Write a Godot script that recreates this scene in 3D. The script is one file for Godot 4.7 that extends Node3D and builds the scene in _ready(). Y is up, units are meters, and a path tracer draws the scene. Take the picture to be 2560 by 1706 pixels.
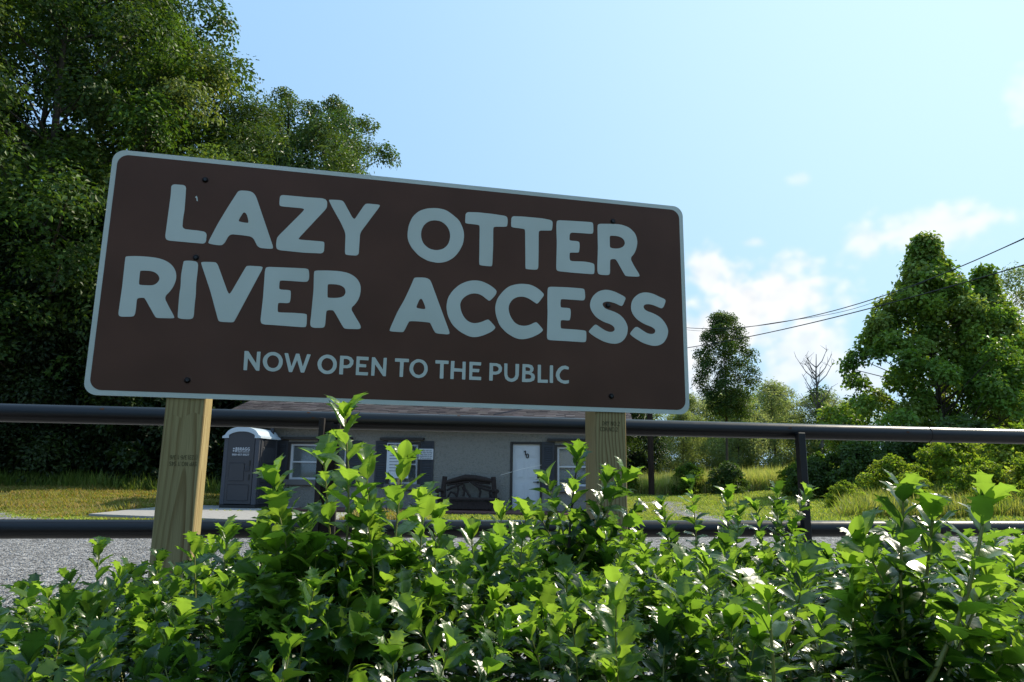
extends Node3D

# ---------------------------------------------------------------- mesh collector
class Geo:
	var v := PackedVector3Array()
	var n := PackedVector3Array()
	var c := PackedColorArray()
	var uv := PackedVector2Array()
	var i := PackedInt32Array()

	func vert(p: Vector3, nn: Vector3, t := Vector2.ZERO, col := Color.WHITE) -> int:
		v.append(p)
		n.append(nn)
		uv.append(t)
		c.append(col)
		return v.size() - 1

	func tri(a: Vector3, b: Vector3, d: Vector3, col := Color.WHITE) -> void:
		var nn := (d - a).cross(b - a).normalized()
		var k := v.size()
		vert(a, nn, Vector2.ZERO, col)
		vert(b, nn, Vector2.ZERO, col)
		vert(d, nn, Vector2.ZERO, col)
		i.append_array(PackedInt32Array([k, k + 1, k + 2]))

	# a quad facing «out»
	func quad(a: Vector3, b: Vector3, d: Vector3, e: Vector3, out: Vector3, col := Color.WHITE, uvs := PackedVector2Array()) -> void:
		var nn := (d - a).cross(b - a).normalized()
		var k := v.size()
		var s := 1.0 if nn.dot(out) >= 0.0 else -1.0
		var ps := [a, b, d, e]
		for q in 4:
			vert(ps[q], nn * s, uvs[q] if uvs.size() == 4 else Vector2.ZERO, col)
		if s > 0.0:
			i.append_array(PackedInt32Array([k, k + 1, k + 2, k, k + 2, k + 3]))
		else:
			i.append_array(PackedInt32Array([k, k + 2, k + 1, k, k + 3, k + 2]))

	# a box with chamfered upright look: plain box, or with bevelled edges when bev > 0
	func box(ctr: Vector3, size: Vector3, bas := Basis.IDENTITY, col := Color.WHITE, bev := 0.0) -> void:
		var h := size * 0.5
		var ax := [bas.x, bas.y, bas.z]
		var hh := [h.x, h.y, h.z]
		for a in 3:
			var b := (a + 1) % 3
			var d := (a + 2) % 3
			for s in [-1.0, 1.0]:
				var o: Vector3 = ctr + ax[a] * hh[a] * s
				var p: Vector3 = ax[b] * (hh[b] - bev)
				var q: Vector3 = ax[d] * (hh[d] - bev)
				quad(o - p - q, o + p - q, o + p + q, o - p + q, ax[a] * s, col, PackedVector2Array([Vector2(0, 1), Vector2(1, 1), Vector2(1, 0), Vector2(0, 0)]))
				if bev > 0.0:
					for s2 in [-1.0, 1.0]:
						# bevel between faces a (sign s) and b (sign s2)
						var q2: Vector3 = ax[d] * (hh[d] - bev)
						var e1: Vector3 = ctr + ax[a] * hh[a] * s + ax[b] * (hh[b] - bev) * s2
						var e2: Vector3 = ctr + ax[a] * (hh[a] - bev) * s + ax[b] * hh[b] * s2
						quad(e1 - q2, e1 + q2, e2 + q2, e2 - q2, ax[a] * s + ax[b] * s2, col)

	func tube(pts: Array, radii: Array, sides := 8, cap := true, col := Color.WHITE, wob := 0.0) -> void:
		var m := pts.size()
		var t0: Vector3 = (pts[1] - pts[0]).normalized()
		var r0 := t0.cross(Vector3.UP if absf(t0.y) < 0.9 else Vector3.RIGHT).normalized()
		var first := v.size()
		var along := 0.0
		for k in m:
			var t: Vector3 = (pts[mini(k + 1, m - 1)] - pts[maxi(k - 1, 0)]).normalized()
			r0 = (r0 - t * r0.dot(t)).normalized()
			var r1 := t.cross(r0)
			if k > 0:
				along += (pts[k] - pts[k - 1]).length()
			for s in sides + 1:
				var a := TAU * float(s) / sides
				var d := r0 * cos(a) + r1 * sin(a)
				var rr: float = radii[k] * (1.0 + wob * sin(a * 3.0 + k * 1.7) * cos(k * 2.3 + a))
				vert(pts[k] + d * rr, d, Vector2(float(s) / sides, along), col)
		for k in m - 1:
			for s in sides:
				var a := first + k * (sides + 1) + s
				var b := a + 1
				var d := a + sides + 1
				i.append_array(PackedInt32Array([a, d, b, b, d, d + 1]))
		var f0 := i.size() - (m - 1) * sides * 6
		# make the winding agree with the normals
		var pa := v[i[f0]]
		if (v[i[f0 + 2]] - pa).cross(v[i[f0 + 1]] - pa).dot(n[i[f0]] + n[i[f0 + 1]]) < 0.0:
			for k in range(f0, i.size(), 3):
				var w := i[k + 1]
				i[k + 1] = i[k + 2]
				i[k + 2] = w
		if cap:
			for e in [0, m - 1]:
				var dir: Vector3 = (pts[0] - pts[1]).normalized() if e == 0 else (pts[m - 1] - pts[m - 2]).normalized()
				var k0 := v.size()
				vert(pts[e], dir, Vector2(0.5, 0), col)
				for s in sides + 1:
					vert(v[first + e * (sides + 1) + s], dir, Vector2(0.5, 0), col)
				for s in sides:
					var a := k0 + 1 + s
					var nn := (v[a + 1] - v[k0]).cross(v[a] - v[k0])
					if nn.dot(dir) >= 0.0:
						i.append_array(PackedInt32Array([k0, a, a + 1]))
					else:
						i.append_array(PackedInt32Array([k0, a + 1, a]))

	func add(o: Geo, xf: Transform3D, tint := Color.WHITE, use_tint := false) -> void:
		var k := v.size()
		v.append_array(xf * o.v)
		n.append_array(Transform3D(xf.basis.orthonormalized(), Vector3.ZERO) * o.n)
		uv.append_array(o.uv)
		if use_tint:
			for q in o.c:
				c.append(Color(q.r * tint.r, q.g * tint.g, q.b * tint.b))
		else:
			c.append_array(o.c)
		for q in o.i:
			i.append(q + k)

	# an outline in the xy plane pushed from z0 to z1 (in the given axes); outlines are closed and simple
	func prism(outer: PackedVector2Array, holes: Array, z0: float, z1: float, xf := Transform3D.IDENTITY, col := Color.WHITE, back := true) -> void:
		var pieces: Array = [outer]
		if holes.size():
			var cx := 0.0
			for p in holes[0]:
				cx += p.x / holes[0].size()
			pieces = []
			for side in [-1.0, 1.0]:
				var half := PackedVector2Array([Vector2(cx, -9e3), Vector2(cx + side * 9e3, -9e3), Vector2(cx + side * 9e3, 9e3), Vector2(cx, 9e3)])
				var now: Array = Geometry2D.intersect_polygons(outer, half)
				for hole in holes:
					var left: Array = []
					for q in now:
						left.append_array(Geometry2D.clip_polygons(q, hole))
					now = left
				pieces.append_array(now)
		for q in pieces:
			var t := Geometry2D.triangulate_polygon(q)
			for k in range(0, t.size(), 3):
				var a: Vector2 = q[t[k]]
				var b: Vector2 = q[t[k + 1]]
				var d: Vector2 = q[t[k + 2]]
				if (b - a).cross(d - a) > 0.0:
					var w := b
					b = d
					d = w
				tri(xf * Vector3(a.x, a.y, z1), xf * Vector3(b.x, b.y, z1), xf * Vector3(d.x, d.y, z1), col)
				if back:
					tri(xf * Vector3(a.x, a.y, z0), xf * Vector3(d.x, d.y, z0), xf * Vector3(b.x, b.y, z0), col)
		var rings: Array = [outer]
		rings.append_array(holes)
		for r in rings.size():
			var ring: PackedVector2Array = rings[r]
			var ccw := not Geometry2D.is_polygon_clockwise(ring)
			for k in ring.size():
				var a := ring[k]
				var b := ring[(k + 1) % ring.size()]
				var e := (b - a).normalized()
				var o := Vector2(e.y, -e.x) if ccw else Vector2(-e.y, e.x)
				if r > 0:
					o = -o
				quad(xf * Vector3(a.x, a.y, z0), xf * Vector3(b.x, b.y, z0), xf * Vector3(b.x, b.y, z1), xf * Vector3(a.x, a.y, z1), xf.basis * Vector3(o.x, o.y, 0), col)

	func into(m: ArrayMesh) -> ArrayMesh:
		var a := []
		a.resize(Mesh.ARRAY_MAX)
		a[Mesh.ARRAY_VERTEX] = v
		a[Mesh.ARRAY_NORMAL] = n
		a[Mesh.ARRAY_COLOR] = c
		a[Mesh.ARRAY_TEX_UV] = uv
		a[Mesh.ARRAY_INDEX] = i
		m.add_surface_from_arrays(Mesh.PRIMITIVE_TRIANGLES, a)
		return m

	func mesh() -> ArrayMesh:
		return into(ArrayMesh.new())

# ---------------------------------------------------------------- naming
var taken := {}
var R := RandomNumberGenerator.new()
var M := {}

func numbered(called: String) -> String:
	var k: int = taken.get(called, -1) + 1
	taken[called] = k
	return called if k == 0 else "%s_%03d" % [called, k]

func tag(o: Node, label := "", category := "", group := "", kind := "") -> void:
	if label:
		o.set_meta("label", label)
	if category:
		o.set_meta("category", category)
	if group:
		o.set_meta("group", group)
	if kind:
		o.set_meta("kind", kind)

func thing(called: String, label: String, category: String, at := Vector3.ZERO, turn := 0.0, group := "") -> Node3D:
	var o := Node3D.new()
	o.name = numbered(called)
	add_child(o)
	o.position = at
	o.rotation.y = deg_to_rad(turn)
	tag(o, label, category, group)
	return o

func put(called: String, what, m: Material, parent: Node = self) -> MeshInstance3D:
	var o := MeshInstance3D.new()
	o.mesh = what.mesh() if what is Geo else what
	o.material_override = m
	o.name = numbered(called) if parent == self else called
	parent.add_child(o, true)
	return o

func lin(r: float, g: float, b: float) -> Color:
	return Color(r, g, b).linear_to_srgb()

func mat(called: String, col: Color, rough := 0.8, spec := 0.5) -> StandardMaterial3D:
	var m := StandardMaterial3D.new()
	m.resource_name = called
	m.albedo_color = col
	m.roughness = rough
	m.metallic_specular = spec
	M[called] = m
	return m

func noise(freq: float, oct := 4, type := FastNoiseLite.TYPE_SIMPLEX_SMOOTH, sd := 1) -> FastNoiseLite:
	var f := FastNoiseLite.new()
	f.noise_type = type
	f.frequency = freq
	f.fractal_octaves = oct
	f.seed = sd
	return f

func ntex(f: FastNoiseLite, size := 512, ramp: Array = [], bump := false, strength := 4.0) -> NoiseTexture2D:
	var t := NoiseTexture2D.new()
	t.width = size
	t.height = size
	t.seamless = true
	t.noise = f
	if bump:
		t.as_normal_map = true
		t.bump_strength = strength
	if ramp.size():
		var g := Gradient.new()
		var offs := PackedFloat32Array()
		var cols := PackedColorArray()
		for k in ramp.size():
			offs.append(float(k) / (ramp.size() - 1))
			cols.append(ramp[k])
		g.offsets = offs
		g.colors = cols
		t.color_ramp = g
	return t

func world_map(m: StandardMaterial3D, per_metre: float) -> void:
	m.uv1_triplanar = true
	m.uv1_world_triplanar = true
	m.uv1_scale = Vector3.ONE * per_metre

func rnd(a: float, b: float) -> float:
	return R.randf_range(a, b)

# ---------------------------------------------------------------- materials
func foliage_mat(called: String, through := 0.5, rough := 0.55, spec := 0.4, tint := Color(1.0, 1.0, 0.45)) -> StandardMaterial3D:
	var m := mat(called, Color.WHITE, rough, spec)
	m.vertex_color_use_as_albedo = true
	m.backlight_enabled = true
	m.backlight = lin(tint.r * through * 2.0, tint.g * through * 2.0, tint.b * through * 2.0)
	return m

var leaf_print: ImageTexture

# veins and mottling of a holly leaf, laid along its length
func leaf_veins() -> ImageTexture:
	var w := 128
	var h := 192
	var im := Image.create(w, h, false, Image.FORMAT_RGB8)
	var f := noise(0.05, 3, FastNoiseLite.TYPE_SIMPLEX_SMOOTH, 19)
	for y in h:
		for x in w:
			var u := absf((x + 0.5) / w - 0.5) * 2.0
			var v := (y + 0.5) / h
			var k := 0.90 + 0.13 * f.get_noise_2d(x, y)
			var side := absf(fposmod(v * 8.0 - u * 3.0, 1.0) - 0.5)
			k -= 0.13 * smoothstep(0.07, 0.0, side) * (1.0 - u)
			k += 0.10 * smoothstep(0.05, 0.01, u)
			var dry := smoothstep(0.45, 0.62, f.get_noise_2d(x * 2.0 + 300.0, y * 2.0))
			im.set_pixel(x, y, Color(minf(1.0, k + 0.1 * dry), k * (1.0 - 0.25 * dry), k * 0.9))
	return ImageTexture.create_from_image(im)

func leaf_mat(called: String, base: Color, through: Color, weight: float) -> void:
	var m := mat(called, base, 0.34, 0.38)
	m.backlight_enabled = true
	m.backlight = lin(through.r * weight * 2.0, through.g * weight * 2.0, through.b * weight * 2.0)
	m.heightmap_enabled = true
	m.heightmap_scale = 0.06
	m.heightmap_texture = leaf_print
	m.roughness_texture = leaf_print
	m.clearcoat_enabled = true
	m.clearcoat = 0.2
	m.clearcoat_roughness = 0.2

func wood_image(sd: int, arches: bool) -> ImageTexture:
	var w := 160
	var h := 1280
	var im := Image.create(w, h, false, Image.FORMAT_RGB8)
	var f1 := noise(0.9, 3, FastNoiseLite.TYPE_SIMPLEX_SMOOTH, sd)
	var f2 := noise(18.0, 2, FastNoiseLite.TYPE_SIMPLEX_SMOOTH, sd + 1)
	for y in h:
		var py := 2.4 * float(y) / h      # metres down from the top
		for x in w:
			var px := 0.14 * float(x) / w - 0.07
			var warp := f1.get_noise_2d(px * 6.0, py * 1.3)
			var q: float
			if arches:
				var yy := fposmod(py - 0.13 + 0.05 * warp, 0.86) - 0.30
				q = sqrt(pow((px - 0.012 + 0.01 * warp) * 1.0, 2.0) + pow(maxf(0.0, 0.03 - yy * 0.052), 2.0)) * 62.0 + py * 0.6
			else:
				q = (px + 0.006 * warp) * 75.0 + 0.8 * warp
			var ring := fposmod(q, 1.0)
			var late := smoothstep(0.35, 0.9, ring) * (1.0 - smoothstep(0.93, 1.0, ring))
			var fib := f2.get_noise_2d(px * 22.0, py * 0.35)
			var big := f1.get_noise_2d(px * 3.0 + 9.0, py * 0.8 + 4.0)
			var c := Color(0.335, 0.265, 0.13).lerp(Color(0.17, 0.105, 0.045), late * 0.9)
			c = c.lerp(Color(0.315, 0.255, 0.115), clampf(big * 0.9 + 0.25, 0.0, 0.6))
			c = c * (1.0 + 0.22 * fib)
			im.set_pixel(x, y, Color(c.r, c.g, c.b).linear_to_srgb())
	return ImageTexture.create_from_image(im)

func materials() -> void:
	var m: StandardMaterial3D
	# ground
	m = mat("soil_and_grass", Color.WHITE, 0.95, 0.2)
	m.albedo_texture = ntex(noise(0.012, 5), 512, [lin(.09, .10, .03), lin(.16, .18, .045), lin(.25, .235, .08), lin(.20, .205, .06)])
	m.detail_enabled = true
	m.detail_blend_mode = BaseMaterial3D.BLEND_MODE_MUL
	m.detail_albedo = ntex(noise(0.09, 3, FastNoiseLite.TYPE_SIMPLEX, 7), 512, [Color(.45, .45, .4), Color(1, 1, 1)])
	m.heightmap_enabled = true
	m.heightmap_scale = 2.5
	m.heightmap_texture = ntex(noise(0.05, 4, FastNoiseLite.TYPE_SIMPLEX, 3), 512)
	world_map(m, 0.22)
	m = mat("gravel_bed", Color.WHITE, 0.9, 0.3)
	var cells := noise(0.03, 1, FastNoiseLite.TYPE_CELLULAR, 5)
	cells.fractal_type = FastNoiseLite.FRACTAL_NONE
	cells.cellular_return_type = FastNoiseLite.RETURN_CELL_VALUE
	m.albedo_texture = ntex(cells, 1024, [lin(.10, .096, .095), lin(.20, .193, .192), lin(.31, .30, .297), lin(.41, .397, .392), lin(.54, .525, .51)])
	var relief := noise(0.03, 1, FastNoiseLite.TYPE_CELLULAR, 5)
	relief.fractal_type = FastNoiseLite.FRACTAL_NONE
	relief.cellular_return_type = FastNoiseLite.RETURN_DISTANCE2_SUB
	m.heightmap_enabled = true
	m.heightmap_scale = 2.2
	m.heightmap_texture = ntex(relief, 1024)
	m.detail_enabled = true
	m.detail_blend_mode = BaseMaterial3D.BLEND_MODE_MUL
	m.detail_albedo = ntex(noise(0.006, 4, FastNoiseLite.TYPE_SIMPLEX, 8), 512, [Color(.78, .78, .77), Color(1, 1, 1)])
	world_map(m, 1.0)
	m = mat("stone", Color.WHITE, 0.9, 0.3)
	m.vertex_color_use_as_albedo = true
	m = mat("concrete", Color.WHITE, 0.9, 0.3)
	m.albedo_texture = ntex(noise(0.02, 5, FastNoiseLite.TYPE_SIMPLEX, 12), 512, [lin(.26, .245, .225), lin(.36, .34, .315), lin(.31, .30, .28)])
	m.heightmap_enabled = true
	m.heightmap_scale = 0.3
	m.heightmap_texture = ntex(noise(0.12, 3, FastNoiseLite.TYPE_SIMPLEX, 2), 256)
	world_map(m, 0.5)
	m = mat("paver", lin(.13, .065, .055), 0.9, 0.3)
	m = mat("mulch", lin(.035, .025, .017), 0.95, 0.2)
	# building
	m = mat("stucco", Color.WHITE, 0.95, 0.2)
	m.albedo_texture = ntex(noise(0.02, 5, FastNoiseLite.TYPE_SIMPLEX, 21), 512, [lin(.20, .187, .162), lin(.272, .256, .224), lin(.235, .22, .192)])
	m.heightmap_enabled = true
	m.heightmap_scale = 1.6
	m.heightmap_texture = ntex(noise(0.08, 2, FastNoiseLite.TYPE_CELLULAR, 4), 512)
	world_map(m, 0.6)
	mat("shutter_paint", lin(.035, .037, .044), 0.6)
	mat("white_paint", lin(.62, .63, .64), 0.5)
	mat("dark_frame", lin(.03, .024, .02), 0.6)
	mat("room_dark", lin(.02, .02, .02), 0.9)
	mat("stone_sill", lin(.16, .15, .14), 0.9)
	mat("black_metal", lin(.012, .012, .013), 0.4)
	mat("lettering_black", lin(.01, .01, .01), 0.7)
	mat("curtain", lin(.16, .16, .155), 0.9)
	m = mat("glass", Color(0.8, 0.85, 0.85, 0.10), 0.04)
	m.transparency = BaseMaterial3D.TRANSPARENCY_ALPHA
	m = mat("shingle", Color.WHITE, 0.95, 0.2)
	m.vertex_color_use_as_albedo = true
	# metals, plastics
	m = mat("rail_paint", lin(.008, .008, .009), 0.36, 0.45)
	m.roughness_texture = ntex(noise(0.02, 4, FastNoiseLite.TYPE_SIMPLEX, 31), 256, [Color(.75, .75, .75), Color(1, 1, 1)])
	m.roughness = 0.36
	world_map(m, 1.5)
	m = mat("rusty_steel", Color.WHITE, 0.75, 0.3)
	m.albedo_texture = ntex(noise(0.03, 4, FastNoiseLite.TYPE_SIMPLEX, 33), 256, [lin(.018, .018, .02), lin(.026, .025, .025), lin(.04, .03, .025), lin(.024, .024, .026)])
	world_map(m, 3.0)
	mat("rust", lin(.075, .034, .016), 0.9, 0.2)
	mat("toilet_plastic", lin(.042, .041, .047), 0.5)
	mat("toilet_side", lin(.028, .029, .036), 0.55)
	mat("toilet_trim", lin(.055, .057, .07), 0.5)
	m = mat("toilet_roof", lin(.55, .62, .68), 0.4)
	m.backlight_enabled = true
	m.backlight = lin(.25, .3, .33)
	mat("print_pale", lin(.5, .52, .55), 0.6)
	# the sign
	m = mat("sign_white", lin(.60, .645, .58), 0.42, 0.4)
	m.albedo_texture = ntex(noise(0.006, 5, FastNoiseLite.TYPE_SIMPLEX, 61), 512, [Color(.94, .94, .93), Color(1, 1, 1)])
	world_map(m, 0.6)
	m = mat("sign_brown", lin(.112, .053, .034), 0.5, 0.3)
	m.albedo_texture = ntex(noise(0.006, 5, FastNoiseLite.TYPE_SIMPLEX, 62), 512, [Color(.88, .88, .87), Color(1, 1, 1)])
	m.roughness_texture = ntex(noise(0.01, 5, FastNoiseLite.TYPE_SIMPLEX, 63), 512, [Color(.6, .6, .6), Color(1, 1, 1)])
	world_map(m, 0.6)
	mat("aluminium_back", lin(.5, .5, .5), 0.4)
	m = mat("post_face", Color.WHITE, 0.85, 0.2)
	m.albedo_texture = wood_image(3, true)
	m = mat("post_straight", Color.WHITE, 0.85, 0.2)
	m.albedo_texture = wood_image(11, false)
	mat("stamp_ink", lin(.085, .075, .04), 0.9, 0.1)
	mat("print_brown", lin(.055, .032, .026), 0.6)
	mat("print_white", lin(.62, .64, .66), 0.6)
	mat("print_grey", lin(.08, .09, .11), 0.7)
	mat("stake_wood", lin(.42, .30, .13), 0.8)
	# wood, bark
	m = mat("bark", Color.WHITE, 0.95, 0.2)
	m.albedo_texture = ntex(noise(0.03, 4, FastNoiseLite.TYPE_SIMPLEX, 41), 256, [lin(.04, .032, .025), lin(.11, .09, .07), lin(.07, .058, .045)])
	m.heightmap_enabled = true
	m.heightmap_scale = 2.0
	m.heightmap_texture = ntex(noise(0.05, 3, FastNoiseLite.TYPE_SIMPLEX, 42), 256)
	m.uv1_triplanar = true
	m.uv1_world_triplanar = true
	m.uv1_scale = Vector3(1.6, 0.4, 1.6)
	m = mat("pole_wood", Color.WHITE, 0.9, 0.2)
	m.albedo_texture = ntex(noise(0.02, 4, FastNoiseLite.TYPE_SIMPLEX, 43), 256, [lin(.022, .015, .012), lin(.05, .033, .026), lin(.035, .024, .02)])
	m.uv1_triplanar = true
	m.uv1_world_triplanar = true
	m.uv1_scale = Vector3(2.0, 0.15, 2.0)
	m = mat("log", Color.WHITE, 0.9, 0.2)
	m.albedo_texture = ntex(noise(0.03, 4, FastNoiseLite.TYPE_SIMPLEX, 44), 256, [lin(.02, .016, .015), lin(.06, .045, .04), lin(.035, .027, .024)])
	world_map(m, 1.2)
	mat("dead_wood", lin(.16, .145, .13), 0.9, 0.2)
	mat("wire", lin(.02, .02, .022), 0.6)
	m = mat("silk", lin(.8, .8, .8), 0.3)
	# living things
	foliage_mat("tree_leaves", 0.5, 0.5, 0.45)
	foliage_mat("shiny_tree_leaves", 0.42, 0.38, 0.5)
	foliage_mat("vine_leaves", 0.72, 0.5, 0.4)
	foliage_mat("grass_blades", 0.5, 0.6, 0.3)
	leaf_print = leaf_veins()
	leaf_mat("holly_old", lin(.012, .032, .012), Color(.42, .95, .07), 0.045)
	leaf_mat("holly_mid", lin(.015, .042, .012), Color(.48, 1.0, .07), 0.10)
	leaf_mat("holly_young", lin(.028, .068, .012), Color(.55, 1.0, .07), 0.22)
	leaf_mat("holly_new", lin(.06, .11, .015), Color(.62, 1.0, .08), 0.28)
	m = mat("green_stem", lin(.19, .20, .045), 0.5)
	m = mat("brown_stem", lin(.05, .04, .025), 0.8)

# outlines of the lettering in millimetres from the middle of the panel: letter, outside, holes
const BIG := [
	["L", "-997,364 -942,365 -939,275 -939,252 -941,232 -940,182 -908,180 -882,180 -848,176 -848,127 -923,128 -990,129 -999,140 -997,227 -995,321"],
	["A", "-743,364 -704,366 -686,360 -674,344 -591,132 -600,127 -650,128 -674,172 -708,175 -762,176 -782,129 -798,125 -838,129 -839,137 -811,213 -780,285 -751,347", "-715,274 -704,266 -694,232 -699,228 -731,231 -734,237 -720,268"],
	["Z", "-582,362 -465,362 -408,364 -393,355 -392,331 -395,319 -497,181 -495,176 -397,176 -393,170 -393,125 -467,122 -511,123 -574,125 -582,136 -582,169 -578,182 -482,305 -485,312 -576,312 -582,318"],
	["Y", "-386,361 -337,363 -326,358 -286,289 -277,285 -272,294 -241,351 -233,359 -177,359 -176,352 -252,227 -253,127 -301,126 -309,131 -311,220 -334,267 -369,324 -386,356"],
	["O", "63,368 103,364 129,349 164,322 182,286 188,257 184,217 167,179 144,150 114,130 79,122 36,127 -4,147 -36,180 -52,210 -56,237 -52,279 -37,319 -11,347 22,362", "63,313 91,308 114,289 126,263 127,235 119,207 99,186 69,177 38,182 13,202 2,231 2,261 14,289 36,307"],
	["T", "192,362 246,366 309,365 376,361 380,342 378,316 372,311 318,307 315,296 316,219 314,129 308,125 262,126 256,130 255,302 251,309 193,310 190,317"],
	["T", "396,363 453,366 538,366 583,361 586,345 583,316 577,312 523,308 521,294 521,213 520,131 510,125 464,125 462,131 459,302 456,309 399,311 395,318"],
	["E", "607,364 671,367 773,370 777,360 777,319 768,314 666,312 663,278 667,273 709,274 712,258 709,224 704,220 668,218 664,213 664,183 672,178 737,181 778,176 781,163 780,130 773,125 685,125 607,127 602,138 605,258 603,315 603,351"],
	["R", "801,365 871,371 910,372 950,362 980,335 990,301 985,267 973,237 952,215 971,178 997,139 994,130 931,128 924,134 886,200 878,205 858,202 855,193 854,133 846,126 804,125 795,134 794,160 798,246 797,352", "859,314 895,315 919,307 929,289 926,274 911,260 883,253 858,256 855,261 855,309"],
	["R", "-1129,53 -1090,57 -1038,57 -1002,52 -974,40 -953,19 -943,-8 -944,-37 -956,-70 -979,-100 -957,-140 -934,-177 -938,-182 -999,-184 -1005,-177 -1046,-111 -1051,-107 -1072,-110 -1075,-117 -1074,-159 -1076,-178 -1082,-184 -1126,-187 -1133,-179 -1133,-163 -1131,-66 -1132,35 -1132,48", "-1073,0 -1033,1 -1014,-7 -1002,-24 -1004,-37 -1013,-50 -1027,-57 -1072,-58 -1074,-52 -1075,-5"],
	["I", "-921,52 -886,54 -869,49 -868,19 -869,-43 -866,-80 -867,-118 -866,-173 -872,-180 -889,-183 -922,-181 -924,-170 -926,-85 -924,-52 -927,-10 -923,44"],
	["V", "-859,52 -811,55 -799,52 -749,-66 -743,-71 -738,-65 -691,43 -686,50 -629,51 -626,44 -716,-180 -721,-185 -770,-185 -776,-179 -806,-89 -816,-60 -857,43"],
	["E", "-612,51 -526,54 -454,56 -447,48 -444,18 -447,5 -454,-1 -555,-1 -558,-8 -558,-35 -553,-40 -516,-39 -511,-45 -511,-85 -516,-94 -554,-94 -558,-98 -557,-130 -552,-134 -493,-132 -446,-133 -443,-140 -442,-184 -449,-189 -537,-187 -611,-186 -619,-175 -616,-79 -617,39"],
	["R", "-423,50 -373,54 -325,55 -287,49 -257,32 -240,7 -236,-19 -241,-54 -256,-81 -274,-99 -253,-132 -228,-171 -230,-184 -291,-186 -299,-179 -339,-114 -346,-111 -366,-113 -369,-120 -370,-179 -377,-187 -419,-189 -429,-179 -427,-139 -424,-32 -427,43", "-368,-3 -329,-2 -306,-10 -297,-25 -298,-43 -311,-55 -334,-60 -366,-61 -368,-56 -370,-9"],
	["A", "-18,51 24,54 42,49 51,39 137,-177 134,-186 80,-184 72,-176 55,-142 51,-139 6,-137 -32,-138 -36,-143 -53,-183 -60,-187 -110,-186 -113,-180 -84,-103 -56,-46 -32,15 -22,44", "12,-38 19,-44 33,-78 28,-84 -3,-81 -7,-76 5,-44"],
	["C", "336,12 329,-4 309,-26 303,-29 294,-24 268,-4 240,1 214,-6 193,-21 179,-42 178,-64 187,-94 204,-118 226,-130 245,-131 269,-125 296,-111 304,-112 332,-141 331,-149 315,-164 280,-182 245,-192 218,-189 178,-170 147,-143 127,-107 119,-68 125,-27 144,5 173,34 208,52 239,58 270,56 306,41 331,23"],
	["C", "547,13 539,1 521,-24 514,-28 506,-23 474,-4 447,1 419,-6 400,-22 388,-46 390,-73 401,-99 421,-123 450,-131 480,-126 507,-110 516,-111 541,-138 543,-145 526,-161 489,-180 451,-190 421,-186 381,-165 350,-134 333,-90 329,-54 338,-17 361,16 387,41 419,53 449,58 488,56 520,41 543,22"],
	["E", "569,53 642,56 727,56 734,49 736,14 732,5 727,1 627,1 622,-3 621,-33 626,-38 662,-37 668,-44 669,-64 665,-90 660,-94 627,-93 622,-98 622,-129 627,-132 683,-132 737,-134 740,-143 739,-181 732,-187 650,-186 568,-186 560,-178 563,-71 562,2 563,44"],
	["S", "928,25 920,8 911,-12 901,-12 879,-2 846,5 824,1 816,-8 819,-20 833,-31 864,-38 898,-52 922,-76 934,-104 934,-122 928,-148 910,-172 886,-185 857,-187 819,-179 777,-159 752,-142 751,-135 773,-111 782,-104 791,-107 811,-120 834,-132 856,-135 870,-128 873,-119 868,-108 854,-99 820,-90 785,-71 764,-44 756,-17 765,14 784,38 808,53 836,59 870,54 900,42 922,32"],
	["S", "1121,28 1116,11 1108,-6 1098,-12 1071,-1 1041,6 1019,3 1011,-7 1014,-18 1025,-27 1058,-36 1092,-52 1115,-77 1128,-104 1128,-125 1118,-152 1100,-174 1075,-185 1046,-186 1006,-176 969,-157 945,-140 945,-133 965,-109 975,-103 984,-105 1004,-118 1028,-131 1050,-133 1063,-127 1067,-116 1062,-107 1046,-98 1014,-89 978,-69 956,-42 950,-16 957,17 976,40 1000,55 1028,60 1062,55 1092,42 1114,35"],
]
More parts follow.
